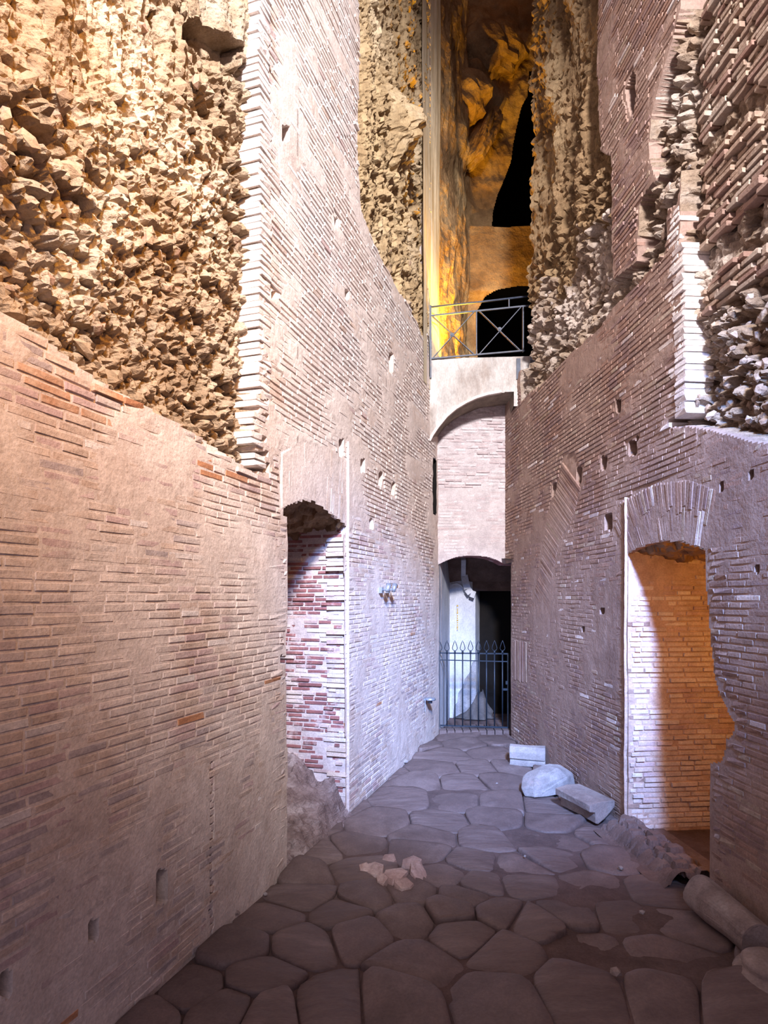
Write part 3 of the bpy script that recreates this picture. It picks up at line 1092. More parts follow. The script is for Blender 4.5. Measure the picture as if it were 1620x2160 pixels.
pb = np.where(BB[:, 1] > RZ, .002 + rng.normal(0, .006, len(BB)), rng.normal(.0, .0012, len(BB)))
tj = rng.random(len(BB))
midx = np.where(tj < .25, 0, np.where(tj < .45, 1, 2))
place_bricks(WB, BB, pb, np.full(len(BB), .04), [M_END_A, M_END_A, M_END_B], midx, wallB)
# underside of the door arch
ap = [WB.px(*q) for q in ((918, 1194), (922, 1192), (940, 1183), (962, 1175), (985, 1172), (1005, 1172), (1030, 1175), (1050, 1182), (1064, 1190), (1100, 1190))]
V, Fs = [], []
for k, (s, z) in enumerate(ap):
    V += [WB.v3(s, z, .004), WB.v3(s, z - .004, -.12), WB.v3(s, z - .006, -.26)]
for k in range(len(ap) - 1):
    for j in range(2):
        Fs.append((3 * k + j, 3 * k + 3 + j, 3 * k + 4 + j, 3 * k + 1 + j))
link('arch_soffit', mesh_of('arch_soffit', [tuple(v) for v in V], Fs, M_BR_RED), wallB)

# ------------------------------------------------------------------ small room behind the gate
roomw = link('wall_niche', None, None, 'structure')
mb = MB()
x0, x1 = .655, .885
mb.add([(x0, 7.29, -.1), (x1, 8.30, -.1), (x1, 8.30, 2.7), (x0, 7.29, 2.7)], [(0, 1, 2, 3)])          # left side
mb.build('side_wall', M_NICHE, roomw)
mb = MB()
for k in range(8):                                                                                       # gently bowed back wall
    xa, xb = .885 + .345 * k / 8, .885 + .345 * (k + 1) / 8
    ya, yb = 8.30 - .02 * math.sin(math.pi * k / 8), 8.30 - .02 * math.sin(math.pi * (k + 1) / 8)
    mb.add([(xa, ya, -.1), (xb, yb, -.1), (xb, yb, 2.7), (xa, ya, 2.7)], [(0, 1, 2, 3)])
mb.add([(1.23, 8.30, -.1), (1.34, 8.62, -.1), (1.34, 8.62, 2.7), (1.23, 8.30, 2.7)], [(0, 1, 2, 3)])
mb.build('rear_wall', M_NICHE, roomw)
M_VAULT = mat('brown_vault', srgb(120, 98, 88), srgb(96, 78, 70), 5, bump=.4, bscale=24)
mb = MB()
zc0, zc1 = 2.16, 1.80
P = [(.64, 7.50, zc0 + .02), (2.6, 7.50, zc0 + .02), (2.6, 8.02, zc0 - .03), (.80, 8.02, zc0 - .03), (2.6, 8.31, zc1), (.86, 8.31, zc1)]
mb.add(P, [(0, 1, 2, 3), (3, 2, 4, 5)])
mb.build('vault', M_VAULT, roomw)
mb = MB()
mb.add([(1.19, 8.29, 1.70), (2.6, 8.29, 1.70), (2.6, 8.29, 2.2), (1.19, 8.29, 2.2)], [(0, 1, 2, 3)])
mb.add([(1.19, 8.29, 1.70), (1.19, 8.7, 1.70), (2.6, 8.7, 1.70), (2.6, 8.29, 1.70)], [(0, 1, 2, 3)])
mb.build('door_lintel', M_VAULT, roomw)
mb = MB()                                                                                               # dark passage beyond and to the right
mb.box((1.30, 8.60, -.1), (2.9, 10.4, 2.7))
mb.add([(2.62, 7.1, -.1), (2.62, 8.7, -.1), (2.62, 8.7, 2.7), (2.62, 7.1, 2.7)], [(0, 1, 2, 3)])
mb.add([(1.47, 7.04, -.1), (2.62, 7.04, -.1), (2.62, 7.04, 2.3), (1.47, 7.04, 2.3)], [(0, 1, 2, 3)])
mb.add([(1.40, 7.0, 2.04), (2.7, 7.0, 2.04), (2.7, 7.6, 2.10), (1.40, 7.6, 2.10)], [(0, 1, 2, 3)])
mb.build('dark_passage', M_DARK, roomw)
# corbel springing from the vault
mb = MB()
cp = [(1.065, 8.24, 1.93), (1.085, 8.22, 1.82), (1.11, 8.20, 1.72), (1.15, 8.19, 1.665), (1.205, 8.20, 1.645)]
for k in range(len(cp) - 1):
    mb.bar(cp[k], cp[k + 1], .055 - .006 * k, .09, (0, 1, 0))
cp2 = [(1.06, 8.23, 1.92), (1.03, 7.98, 2.12)]
mb.bar(cp2[0], cp2[1], .07, .06)
mb.build('corbel', M_NICHE, roomw)
# plaster lip where vault and back wall meet
mb = MB()
pts = [(.90, 8.285, 1.785), (.98, 8.28, 1.80), (1.03, 8.27, 1.775), (1.08, 8.26, 1.72), (1.14, 8.25, 1.675)]
mb.tube(pts, .014, 6)
mb.build('plaster_lip', M_NICHE, roomw, True)
# earth cone lying against the back wall
S = np.linspace(0, 1, 15)
V, Fs = [], []
for k in range(15):
    for j in range(9):
        a = math.pi * k / 14
        q = j / 8
        rr_ = (.24 - .20 * q) * (1 + .9 * vnoise(np.array([k * .7]), np.array([q * 3]), 9)[0])
        V.append((1.25 + rr_ * math.cos(a) * (1 - .25 * q) + .03 * q, 8.27 - rr_ * .55 * math.sin(a) * (1 - .7 * q) - .005, .0 + (.34 + .10 * vnoise(np.array([k * .5]), np.array([q * 2]), 5)[0]) * q))
for k in range(14):
    for j in range(8):
        Fs.append((k * 9 + j, k * 9 + j + 1, (k + 1) * 9 + j + 1, (k + 1) * 9 + j))
o = link('earth_heap', mesh_of('earth_heap', V, Fs, mat('grey_earth', srgb(104, 98, 96), srgb(78, 74, 73), 6, bump=.6, bscale=24), smooth=True), roomw, 'stuff')
mb = MB()
pp = [(.93, .0), (.945, .16), (.985, .20), (1.0, .33), (1.05, .40), (1.09, .52), (1.15, .60), (1.19, .74), (1.235, .78), (1.24, .0)]
mb.add([(x, 8.262, z) for x, z in pp] + [(x, 8.31, z) for x, z in pp], [tuple(range(10))] + [(k, k + 10, (k + 1) % 10 + 10, (k + 1) % 10) for k in range(10)])
mb.build('bare_masonry', mat('bare_masonry', srgb(168, 166, 168), srgb(140, 138, 142), 7, bump=.8, bscale=14, dist=.03), roomw)
# yellow marks painted on the back wall
zt = [1.50, 1.455, 1.43, 1.405, 1.365, 1.335, 1.305, 1.275, 1.245, 1.215, 1.19]
strip_ = MB().box((.978, 8.266, 1.17), (.992, 8.272, 1.52)).build('measuring_strip', M_NICHE)
tag(strip_, 'thin upright strip with yellow dashes on the pale wall behind the gate', 'strip')
for k, z in enumerate(zt):
    wdt = .012 if k % 3 else .018
    MB().box((.985 - wdt / 2, 8.262, z - .010), (.985 + wdt / 2, 8.2665, z + .008)).build('mark', M_YELLOW, strip_)

# slot in the left wall near the end
mb = MB()
s0, z0 = slotL[0][0], slotL[2][1]
s1, z1 = slotL[1][0], slotL[0][1]
for q in ([(s0, z0), (s0, z1)], [(s1, z0), (s1, z1)]):
    a, b = WL.v3(*q[0], .0), WL.v3(*q[1], .0)
    c, d = WL.v3(*q[1], -.5), WL.v3(*q[0], -.5)
    mb.add([a, b, c, d], [(0, 1, 2, 3)])
mb.add([WL.v3(s0, z0, -.5), WL.v3(s1, z0, -.5), WL.v3(s1, z1, -.5), WL.v3(s0, z1, -.5)], [(0, 1, 2, 3)])
mb.add([WL.v3(s0, z1, 0), WL.v3(s1, z1, 0), WL.v3(s1, z1, -.5), WL.v3(s0, z1, -.5)], [(0, 1, 2, 3)])
mb.add([WL.v3(s0, z0, 0), WL.v3(s1, z0, 0), WL.v3(s1, z0, -.5), WL.v3(s0, z0, -.5)], [(0, 1, 2, 3)])
mb.build('slot_lining', M_DARK, wallL)

# ------------------------------------------------------------------ bridge with its parapet
WG = Wall(0.50, 6.905, 1.0, -0.055, -0.055, -1.0)
apx = [(906, 932), (912, 920), (924, 902), (942, 880), (962, 863), (984, 850), (1006, 840), (1030, 833), (1058, 828), (1083, 826)]
arc = WG.poly(apx)
BZ = WG.px(1000, 754)[1]
low = WG.px(1095, 857)
gpoly = [WG.px(880, 754), *[(arc[0][0] - .15, arc[0][1] - .02)], *arc, (arc[-1][0] + .004, low[1]), (low[0] + .4, low[1]), (low[0] + .4, BZ), (arc[0][0] - .15, BZ)][1:]
V, Fq = WG.field('g', arc[0][0] - .06, low[0] + .12, 3.2, BZ, .0085, .0085, lambda s, z: .012 * fbm(s * 5, z * 3, 501, 4) + .004 * fbm(s * 40, z * 20, 503, 2),
                 lambda s, z: inpoly(gpoly, s, z), None)
bridge = link('wall_bridge', mesh_of('wall_bridge', V, Fq, M_PLASTER), None, 'structure')
V, Fs = [], []
arc2 = [arc[0]] + [q for q in arc]
NB = 7
for k, (s, z) in enumerate(arc + [(arc[-1][0] + .004, low[1])]):
    for j in range(NB):
        b_ = .0 - .48 * j / (NB - 1)
        V.append(WG.v3(s + .004 * R.uniform(-1, 1), z + .006 * R.uniform(-1, 1) * (0 if j == 0 else 1), b_))
for k in range(len(arc)):
    for j in range(NB - 1):
        Fs.append((k * NB + j, (k + 1) * NB + j, (k + 1) * NB + j + 1, k * NB + j + 1))
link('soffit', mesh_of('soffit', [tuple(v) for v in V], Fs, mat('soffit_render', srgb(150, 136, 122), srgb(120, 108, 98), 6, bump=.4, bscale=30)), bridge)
mb = MB()
mb.add([WG.v3(arc[0][0] - .2, BZ, 0), WG.v3(low[0] + .2, BZ, 0), WG.v3(low[0] + .2, BZ, -.12), WG.v3(arc[0][0] - .2, BZ, -.12)], [(0, 1, 2, 3)])
mb.add([WG.v3(arc[0][0] - .2, BZ, -.12), WG.v3(low[0] + .2, BZ, -.12), WG.v3(low[0] + .2, BZ - .1, -.12), WG.v3(arc[0][0] - .2, BZ - .1, -.12)], [(0, 1, 2, 3)])
mb.build('parapet_top', M_PLASTER, bridge)
mb = MB()
mb.box((.2, 6.98, BZ - .16), (3.6, 9.6, BZ - .10))
mb.build('bridge_deck', M_EARTH, bridge)
# brick rim along the arch edge
for k in range(len(arc) - 2):
    p, q = WG.v3(arc[k][0], arc[k][1], .006), WG.v3(arc[k + 1][0], arc[k + 1][1], .006)
    MB().bar(p + Vector((0, .02, .014)), q + Vector((0, .02, .014)), .03, .05, (0, 0, 1)).build('brick', M_BR_WHITE, bridge)

# ------------------------------------------------------------------ cave-like chamber above the bridge
cave = link('wall_cave', None, None, 'structure')
WC = Wall(0.0, 9.1, 1.0, 0.0, 0.0, -1.0)
holeA = WC.poly([(1116, 150), (1112, 205), (1100, 225), (1092, 260), (1084, 300), (1078, 340), (1064, 375), (1050, 408), (1042, 440), (1036, 494), (1200, 488), (1200, 150)])
holeB = WC.poly([(1004, 660), (1020, 634), (1050, 623), (1080, 618), (1200, 612), (1200, 900), (1008, 900), (1006, 700)])


def hC(s, z):
    h = .22 * fbm(s * 1.6, z * 1.4, 601, 4) + .05 * fbm(s * 7, z * 5, 603, 3)
    u = CX + F * s / 9.1
    v = HZ - F * (z - CAMH) / 9.1
    # big hanging lump, and the flat masonry band below the dark hollow
    h = h + .42 * np.exp(-(((u - 985) / 42) ** 2 + ((v - 205) / 42) ** 2)) + .3 * np.exp(-(((u - 1020) / 55) ** 2 + ((v - 120) / 50) ** 2))
    band = sstep(640, 625, v) * sstep(486, 492, v) * sstep(955, 975, u)
    h = h * (1 - .85 * band) + .18 * band
    h = h + .22 * sstep(1010, 960, u) * sstep(260, 300, v) * sstep(500, 470, v)
    return h


V, Fq = WC.field('c', .5, 2.7, BZ - .2, 11.0, .011, .012, hC, lambda s, z: ~(inpoly(holeA, s, z) | inpoly(holeB, s, z)), None)
link('rear_rock', mesh_of('rear_rock', V, Fq, M_OCHRE, smooth=True), cave)
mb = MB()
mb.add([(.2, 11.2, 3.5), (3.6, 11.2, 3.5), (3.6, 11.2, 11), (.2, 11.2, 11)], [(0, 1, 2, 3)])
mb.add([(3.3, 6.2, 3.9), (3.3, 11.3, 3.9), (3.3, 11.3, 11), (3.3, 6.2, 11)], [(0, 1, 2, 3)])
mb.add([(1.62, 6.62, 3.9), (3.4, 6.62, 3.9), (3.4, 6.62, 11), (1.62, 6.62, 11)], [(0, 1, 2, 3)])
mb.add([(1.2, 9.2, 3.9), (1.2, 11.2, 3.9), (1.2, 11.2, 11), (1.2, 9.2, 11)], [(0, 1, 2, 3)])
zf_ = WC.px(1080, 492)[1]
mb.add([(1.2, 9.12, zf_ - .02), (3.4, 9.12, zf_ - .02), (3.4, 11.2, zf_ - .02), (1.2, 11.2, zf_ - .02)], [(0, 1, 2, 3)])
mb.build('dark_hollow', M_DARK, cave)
# left flank of the chamber: a smooth plastered pier, streaked, then yellow rock
pts_ = [(.42, 6.62), (.53, 6.95), (.70, 7.40), (.93, 8.0), (1.12, 8.45), (1.22, 9.3)]
zz_ = np.arange(BZ - .35, 11.0, .05)
cum = [0]
for k in range(len(pts_) - 1):
    cum.append(cum[-1] + math.hypot(pts_[k + 1][0] - pts_[k][0], pts_[k + 1][1] - pts_[k][1]))
ss_ = np.arange(0, cum[-1], .03)
sx = np.interp(ss_, cum, [p[0] for p in pts_])
sy = np.interp(ss_, cum, [p[1] for p in pts_])
S, Z = np.meshgrid(ss_, zz_)
hh = .03 * fbm(S * 16, Z * .5, 621, 3) + (.06 * fbm(S * 5, Z * 3.5, 623, 4) + .10 * fbm(S * 2, Z * 1.4, 629, 3)) * sstep(.5, .9, S) + .05 * sstep(.38, .5, S) * sstep(.75, .55, S)
V = np.stack((np.broadcast_to(sx, S.shape) + hh * .93, np.broadcast_to(sy, S.shape) - hh * .36, Z), -1).reshape(-1, 3)
ns = len(ss_)
i = (np.arange(len(zz_) - 1)[:, None] * ns + np.arange(ns - 1)[None, :]).ravel()
mi = np.where(((S[:-1, :-1] + S[1:, 1:]).ravel() / 2) < .55, 0, 1)
M_PIER = mat('streaked_pier', srgb(206, 190, 160), srgb(176, 158, 126), 6, srgb(216, 206, 186), 2, (.5, .64), bump=.5, bscale=14, stretch=(1, 1, .12))
link('flank', mesh_of('flank', V, np.stack((i, i + 1, i + ns + 1, i + ns), 1), [M_PIER, M_OCHRE], mi), cave)

for k, (u, v, Y, sx_, sy_, sz_) in enumerate(((982, 212, 8.55, .30, .35, .30), (1035, 110, 8.9, .5, .4, .35), (1010, 300, 8.9, .16, .3, .5))):
    import bmesh
    bm = bmesh.new()
    bmesh.ops.create_icosphere(bm, subdivisions=4, radius=1.0)
    for vv in bm.verts:
        c_ = vv.co
        d_ = float(fbm(np.array([c_.x * 1.6 + c_.z + 9 * k]), np.array([c_.y * 1.6 - c_.z * 1.3]), 640, 5)[0])
        vv.co *= 1 + .45 * d_
    me = bpy.data.meshes.new('rock_lump')
    bm.to_mesh(me)
    bm.free()
    me.materials.append(M_OCHRE)
    o = link('rock_lump', me, cave)
    o.location = ((u - CX) / F * Y, Y, CAMH - (v - HZ) / F * Y)
    o.scale = (sx_, sy_, sz_)
    o.rotation_euler = (.3, .5 * (k - 1), .4)
# ceiling far up
mb = MB()
mb.box((-3.2, -1.8, 10.9), (3.8, 11.4, 11.1))
ceil = mb.build('ceiling', M_OCHRE, None, kind='structure')

# ------------------------------------------------------------------ floor with its basalt paving
S = np.linspace(-3.0, 3.4, 150)
Yv = np.linspace(-3.5, 9.6, 300)
xx, yy = np.meshgrid(S, Yv)
zz0 = -.012 + .012 * fbm(xx * 1.8, yy * 1.8, 701, 4) + .006 * fbm(xx * 11, yy * 11, 705, 2)
V = np.stack((xx, yy, zz0), -1).reshape(-1, 3)
ns = len(S)
i = (np.arange(len(Yv) - 1)[:, None] * ns + np.arange(ns - 1)[None, :]).ravel()
floor = link('floor', mesh_of('floor', V, np.stack((i, i + 1, i + ns + 1, i + ns), 1), M_EARTH, smooth=True), None, 'structure')

sites_px = [(690, 2118), (835, 2112), (1040, 2100), (1220, 2088), (1420, 2110), (545, 2060), (400, 2085), (300, 2145), (1540, 2140),
            (505, 2000), (635, 1988), (762, 1968), (888, 2030), (1062, 2012), (1245, 2005), (980, 1976), (1400, 2010), (480, 2130), (560, 2140),
            (575, 1930), (722, 1926), (856, 1940), (952, 1922), (1130, 1945), (1200, 1925), (1320, 1935), (1430, 1945), (1050, 1925),
            (635, 1888), (975, 1893), (1110, 1862), (870, 1885), (1255, 1870), (1390, 1880), (780, 1895), (1010, 1860),
            (650, 1845), (945, 1845), (1000, 1815), (890, 1793), (1165, 1805), (1290, 1810), (1090, 1825), (740, 1830),
            (900, 1768), (1030, 1772), (1110, 1765), (745, 1790), (690, 1800), (800, 1735), (930, 1732), (1045, 1728), (1165, 1738), (1255, 1760), (1190, 1770),
            (850, 1690), (960, 1690), (1060, 1695), (1150, 1700), (880, 1655), (980, 1655), (1060, 1650), (920, 1622), (1010, 1620), (1075, 1618), (950, 1595), (1030, 1590), (985, 1570), (1045, 1565)]
sites = []
for u, v in sites_px:
    Y = CAMH * F / (v - HZ)
    sites.append(((u - CX) / F * Y, Y))
g = random.Random(6)
tries = 0
while tries < 4000:
    tries += 1
    x, y = g.uniform(-1.9, 2.1), g.uniform(.6, 7.2)
    if all(math.hypot(x - a, y - b) > .40 for a, b in sites):
        sites.append((x, y))
broken_c = ((835 - CX) / F * (CAMH * F / (1845 - HZ)), CAMH * F / (1845 - HZ))


def clip(poly, px_, py_, nx, ny):
    out = []
    for k in range(len(poly)):
        a, b = poly[k], poly[(k + 1) % len(poly)]
        da = (a[0] - px_) * nx + (a[1] - py_) * ny
        db = (b[0] - px_) * nx + (b[1] - py_) * ny
        if da <= 0:
            out.append(a)
        if (da <= 0) != (db <= 0):
            q = da / (da - db)
            out.append((a[0] + (b[0] - a[0]) * q, a[1] + (b[1] - a[1]) * q))
    return out


def paver(k, x, y):
    poly = [(x - .5, y - .5), (x + .5, y - .5), (x + .5, y + .5), (x - .5, y + .5)]
    for j, (a, b) in enumerate(sites):
        if j == k or math.hypot(a - x, b - y) > 1.2:
            continue
        nx, ny = a - x, b - y
        l = math.hypot(nx, ny)
        nx, ny = nx / l, ny / l
        poly = clip(poly, (a + x) / 2 - nx * .003, (b + y) / 2 - ny * .003, nx, ny)
        if len(poly) < 3:
            return None
    # keep clear of the walls
    poly = clip(poly, -1.765 + .0, 0, -.950 * 1.0, .3135)
    if len(poly) < 3:
        return None
    poly = clip(poly, 2.016, 0, .997, .0777)
    if len(poly) < 3:
        return None
    for _ in range(2):      # round the corners
        q = []
        for i_ in range(len(poly)):
            a, b = poly[i_], poly[(i_ + 1) % len(poly)]
            q += [(a[0] * .86 + b[0] * .14, a[1] * .86 + b[1] * .14), (a[0] * .14 + b[0] * .86, a[1] * .14 + b[1] * .86)]
        poly = q
    cx = sum(p[0] for p in poly) / len(poly)
    cy = sum(p[1] for p in poly) / len(poly)
    ar = abs(sum(poly[i_][0] * poly[i_ - 1][1] - poly[i_ - 1][0] * poly[i_][1] for i_ in range(len(poly)))) / 2
    if ar < .012:
        return None
    gg = random.Random(k)
    tx, ty = gg.gauss(0, .05), gg.gauss(0.03, .06)
    lift = gg.gauss(0, .007)
    sunk = -.018 if (cx > .75 and 2.6 < cy < 4.3) else 0      # the dusty right-hand side
    rings = ((1.0, -.05), (1.0, -.012), (.985, .000), (.95, .006), (.78, .012), (.40, .015))
    V = []
    n = len(poly)
    for r_, z in rings:
        for p in poly:
            qx, qy = cx + (p[0] - cx) * r_, cy + (p[1] - cy) * r_
            zz1 = z + (lift + sunk + tx * (qx - cx) + ty * (qy - cy) if z > -.04 else 0)
            if r_ < .97:
                zz1 += float(.018 * fbm(np.array([qx * 5.0]), np.array([qy * 10.0]), 720, 3)[0])
            V.append((qx - x, qy - y, zz1))
    V.append((cx - x, cy - y, .015 + lift + sunk))
    Fs = []
    for a in range(len(rings) - 1):
        for i_ in range(n):
            j_ = (i_ + 1) % n
            Fs.append((a * n + i_, a * n + j_, (a + 1) * n + j_, (a + 1) * n + i_))
    a = (len(rings) - 1) * n
    for i_ in range(n):
        Fs.append((a + i_, a + (i_ + 1) % n, len(V) - 1))
    return V, Fs


for k, (x, y) in enumerate(sites):
    if math.hypot(x - broken_c[0], y - broken_c[1]) < .17:
        continue
    q = paver(k, x, y)
    if q is None:
        continue
    me = mesh_of('paving_stone', q[0], q[1], M_BASALT_S if (k * 7) % 5 < 2 else M_BASALT, smooth=True)
    o = link('paving_stone', me, floor)
    o.location = (x, y, 0)
# pale broken pieces in the middle of the floor
frag = [(790, 1843, .085, .05), (818, 1822, .07, .045), (835, 1853, .12, .06), (868, 1828, .08, .05), (885, 1850, .07, .07), (850, 1872, .07, .035), (805, 1862, .05, .03), (770, 1838, .05, .04)]
for k, (u, v, rx, ry) in enumerate(frag):
    Y = CAMH * F / (v - HZ)
    X = (u - CX) / F * Y
    gg = random.Random(50 + k)
    n = 6
    pl = []
    for i_ in range(n):
        a = 2 * math.pi * (i_ + gg.uniform(-.25, .25)) / n
        rr_ = gg.uniform(.75, 1.1)
        pl.append((rx * .82 * rr_ * math.cos(a), ry * 1.7 * rr_ * math.sin(a)))
    V = []
    ta, tb = gg.uniform(-.25, .25), gg.uniform(-.05, .35)
    for sc_, z in ((1.0, -.06), (1.0, .012), (.93, .028), (.45, .034)):
        for p in pl:
            V.append((p[0] * sc_, p[1] * sc_, z + (gg.uniform(-.004, .004) + p[1] * tb + p[0] * ta if z > 0 else 0)))
    Fs = []
    for a in range(3):
        for i_ in range(n):
            j_ = (i_ + 1) % n
            Fs.append((a * n + i_, a * n + j_, (a + 1) * n + j_, (a + 1) * n + i_))
    Fs.append(tuple(3 * n + i_ for i_ in range(n)))
    o = link('broken_stone', mesh_of('broken_stone', V, Fs, M_BASALT_P), floor)
    o.location = (X, Y, 0)
    o.rotation_euler = (0, 0, gg.uniform(-.4, .4))
    o['label'] = 'pale broken piece of paving'

# ------------------------------------------------------------------ iron railing on the bridge
H = .02
railing = link('railing', None)
railing.location = WG.px3(1003, 752, H)
RO = Vector(railing.location)


def rpart(name, mb, m=M_IRON, smooth=False):
    mb.v = [v - RO for v in mb.v]
    return mb.build(name, m, railing, smooth)


P3 = lambda u, v, h=H: WG.px3(u, v, h)
yv = Vector((0, 1, 0))
rpart('handrail', MB().tube([P3(904, 650), P3(1010, 639), P3(1120, 626)], .0105, 8), M_IRON, True)
rpart('upper_rail', MB().bar(P3(907, 668), P3(1122, 646), .016, .016))
rpart('bottom_rail', MB().bar(P3(908, 758), P3(1106, 741), .014, .018))
rpart('post', MB().bar(P3(908, 646), P3(908, 799), .020, .022, yv))
rpart('post', MB().bar(P3(1004.5, 657), P3(1004.5, 750), .030, .012, yv))
rpart('post', MB().bar(P3(1102.5, 649), P3(1102.5, 744), .032, .012, yv))
rpart('spacer', MB().bar(P3(1073, 632), P3(1073, 651), .012, .012, yv))
for a, b, c, d, ce in (((912, 669), (999, 749), (1000, 659), (913, 756), (953, 709)), ((1009, 657), (1098, 743), (1098, 650), (1010, 749), (1053, 697))):
    rpart('diagonal_bar', MB().bar(P3(*a), P3(*b), .026, .008, yv))
    rpart('diagonal_bar', MB().bar(P3(*c, H - .006), P3(*d, H - .006), .026, .008, yv))
    p = P3(*ce, H + .004)
    mb = MB()
    nrm = Vector((WG.n[0], WG.n[1], 0))
    mb.tube([p, p + nrm * .012], .023, 14)
    mb.tube([p + nrm * .012, p + nrm * .020], .012, 10)
    rpart('rosette', mb, M_IRON)
tag(railing, 'grey iron railing with two crossed panels on top of the arched bridge', 'railing')
# fixing plate on the parapet
mb = MB()
p = WG.px3(1093, 780, .012)
mb.box((p.x - .022, p.y - .008, p.z - .11), (p.x + .022, p.y + .004, p.z + .12))
pl_ = mb.build('fixing_plate', M_IRON, railing)
pl_.data.transform(Matrix.Translation(-RO))
mb = MB()
p = WG.px3(1093, 784, .016)
mb.tube([p + Vector((0, .004, -.08)), p + Vector((0, -.012, -.08))], .011, 10)
bo = mb.build('bolt', M_IRON_D, pl_)
bo.data.transform(Matrix.Translation(-RO))
# cable beside it
mb = MB()
mb.tube([WG.px3(893, 690, .10), WG.px3(899, 702, .09), WG.px3(903, 716, .08), WG.px3(905, 728, .06), WG.px3(906, 760, .05), WG.px3(906, 796, .04)], .004, 6)
o = mb.build('cable', M_CABLE, None, True)
tag(o, 'thin dark cable hanging down the wall left of the bridge railing', 'cable')

# ------------------------------------------------------------------ iron gate
WGt = Wall(0.50, 7.33, 1.0, 0.03, 0.03, -1.0)
gate = link('iron_gate', None)
gate.location = WGt.px3(998, 1533)
GO = Vector(gate.location)
G3 = lambda u, v, h=0: WGt.px3(u, v, h)


def gpart(name, mb, m=M_IRON_D, smooth=False, parent=None):
    mb.v = [v - GO for v in mb.v]
    return mb.build(name, m, parent or gate, smooth)


bars = [927, 942.8, 959.5, 975.8, 992.5, 1009.2, 1026.2, 1043.2, 1060]
for u in bars:
    b = gpart('bar', MB().tube([G3(u, 1531.5), G3(u, 1376)], .0075, 8), M_IRON_D, True)
    mb = MB()
    pts = []
    base, tip = G3(u, 1373), G3(u, 1351)
    hgt = tip.z - base.z
    prof = [(0, 0), (.022, .10), (.030, .26), (.022, .52), (.010, .80), (0, 1.0), (-.010, .80), (-.022, .52), (-.030, .26), (-.022, .10)]
    for q, (dx, tz) in enumerate(prof):
        pts.append(base + Vector((dx, 0, tz * hgt)))
    mb.tube(pts, .0042, 6, True)
    mb.tube([G3(u, 1379), G3(u, 1372)], [.013, .011], 8)
    gpart('spear_finial', mb, M_IRON_D, True, b)
for v0, v1, nm, w_ in ((1377.5, 1379, 'top_rail', .016), (1392, 1395.5, 'second_rail', .012), (1530, 1534.5, 'bottom_rail', .018)):
    gpart(nm, MB().bar(G3(924.5, v0), G3(1072, v1), w_, .012))
gpart('frame_post', MB().bar(G3(925.5, 1534), G3(925.5, 1375), .014, .02, yv))
gpart('frame_post', MB().bar(G3(1072, 1536), G3(1072, 1378), .012, .02, yv))
mb = MB()
p = G3(1066, 1454)
mb.box((p.x - .03, p.y - .02, p.z - .012), (p.x + .03, p.y + .012, p.z + .012))
gpart('latch', mb)
mb = MB()
p = G3(1069, 1440)
mb.box((p.x - .012, p.y - .015, p.z - .02), (p.x + .012, p.y + .012, p.z + .02))
gpart('lock', mb)
tag(gate, 'low blue grey iron gate with spear tipped bars closing the far doorway', 'gate')
# row of bricks on edge as the gate's step
step = link('doorstep', None, floor)
step.location = (1.05, 7.32, 0)
for k in range(9):
    a = G3(925 + k * 16.6, 1545)
    mb = MB()
    x = a.x - 1.05
    mb.add([(x + .004, -.06, -.05), (x + .088, -.06, -.05), (x + .088, .09, -.05), (x + .004, .09, -.05),
            (x + .004, -.06, .042 + R.uniform(-.004, .004)), (x + .088, -.06, .042 + R.uniform(-.004, .004)), (x + .088, .09, .046), (x + .004, .09, .046)],
           [(3, 2, 1, 0), (4, 5, 6, 7), (0, 1, 5, 4), (1, 2, 6, 5), (2, 3, 7, 6), (3, 0, 4, 7)])
    mb.build('brick', M_BASALT, step)

# ------------------------------------------------------------------ lamps on the left wall
def L3(u, v, h=0.0):
    return WL.px3(u, v, h)


nl = Vector((WL.n[0], WL.n[1], 0))
dl = Vector((WL.d[0], WL.d[1], 0))
for k, (u, lab) in enumerate(((800.5, 'small white spotlight on the left wall, the one nearer the doorway'), (814, 'small white spotlight on the left wall, the one nearer the gate'))):
    p = L3(u, 1245)
    t_ = link('spotlight', None)
    t_.location = p
    mb = MB()
    mb.bar(nl * -.01, nl * .03, .05, .05)
    mb.build('mounting_box', M_STEEL, t_)
    mb = MB()
    mb.tube([nl * .03, nl * .07 + Vector((0, 0, .012))], .009, 6)
    mb.build('arm', M_STEEL, t_, True)
    mb = MB()
    q = nl * .075 + Vector((0, 0, .015))
    ax = (dl * .6 + Vector((0, 0, .75))).normalized()
    mb.tube([q - ax * .03, q + ax * .012, q + ax * .04], [.016, .022, .026], 12)
    mb.build('lamp_head', M_STEEL, t_, True)
    tag(t_, lab, 'lamp', None)
p = L3(897, 1474)
t_ = link('wall_lamp', None)
t_.location = p
mb = MB()
c_ = nl * .055
mb.tube([c_ + Vector((0, 0, -.012)), c_ + Vector((0, 0, .004)), c_ + Vector((0, 0, .014)), c_ + Vector((0, 0, .018))], [.058, .060, .050, .02], 20)
mb.build('lamp_hood', M_STEEL, t_, True)
mb = MB()
mb.tube([c_ + Vector((0, 0, -.045)), c_ + Vector((0, 0, -.012))], [.022, .026], 12)
mb.build('bulb_housing', M_IRON, t_, True)
mb = MB()
mb.bar(nl * -.01 - dl * .05, nl * .012 - dl * .05 + Vector((0, 0, -.0)), .02, .012)
mb.bar(nl * .012 - dl * .05, nl * .012 - dl * .05 + Vector((0, 0, -.13)), .008, .008, yv)
mb.bar(nl * -.01, nl * .05, .016, .016)
mb.build('bracket', M_STEEL, t_)
tag(t_, 'round steel hooded lamp low on the left wall near the gate', 'lamp')

# ------------------------------------------------------------------ marble and stone fragments on the floor
import bmesh


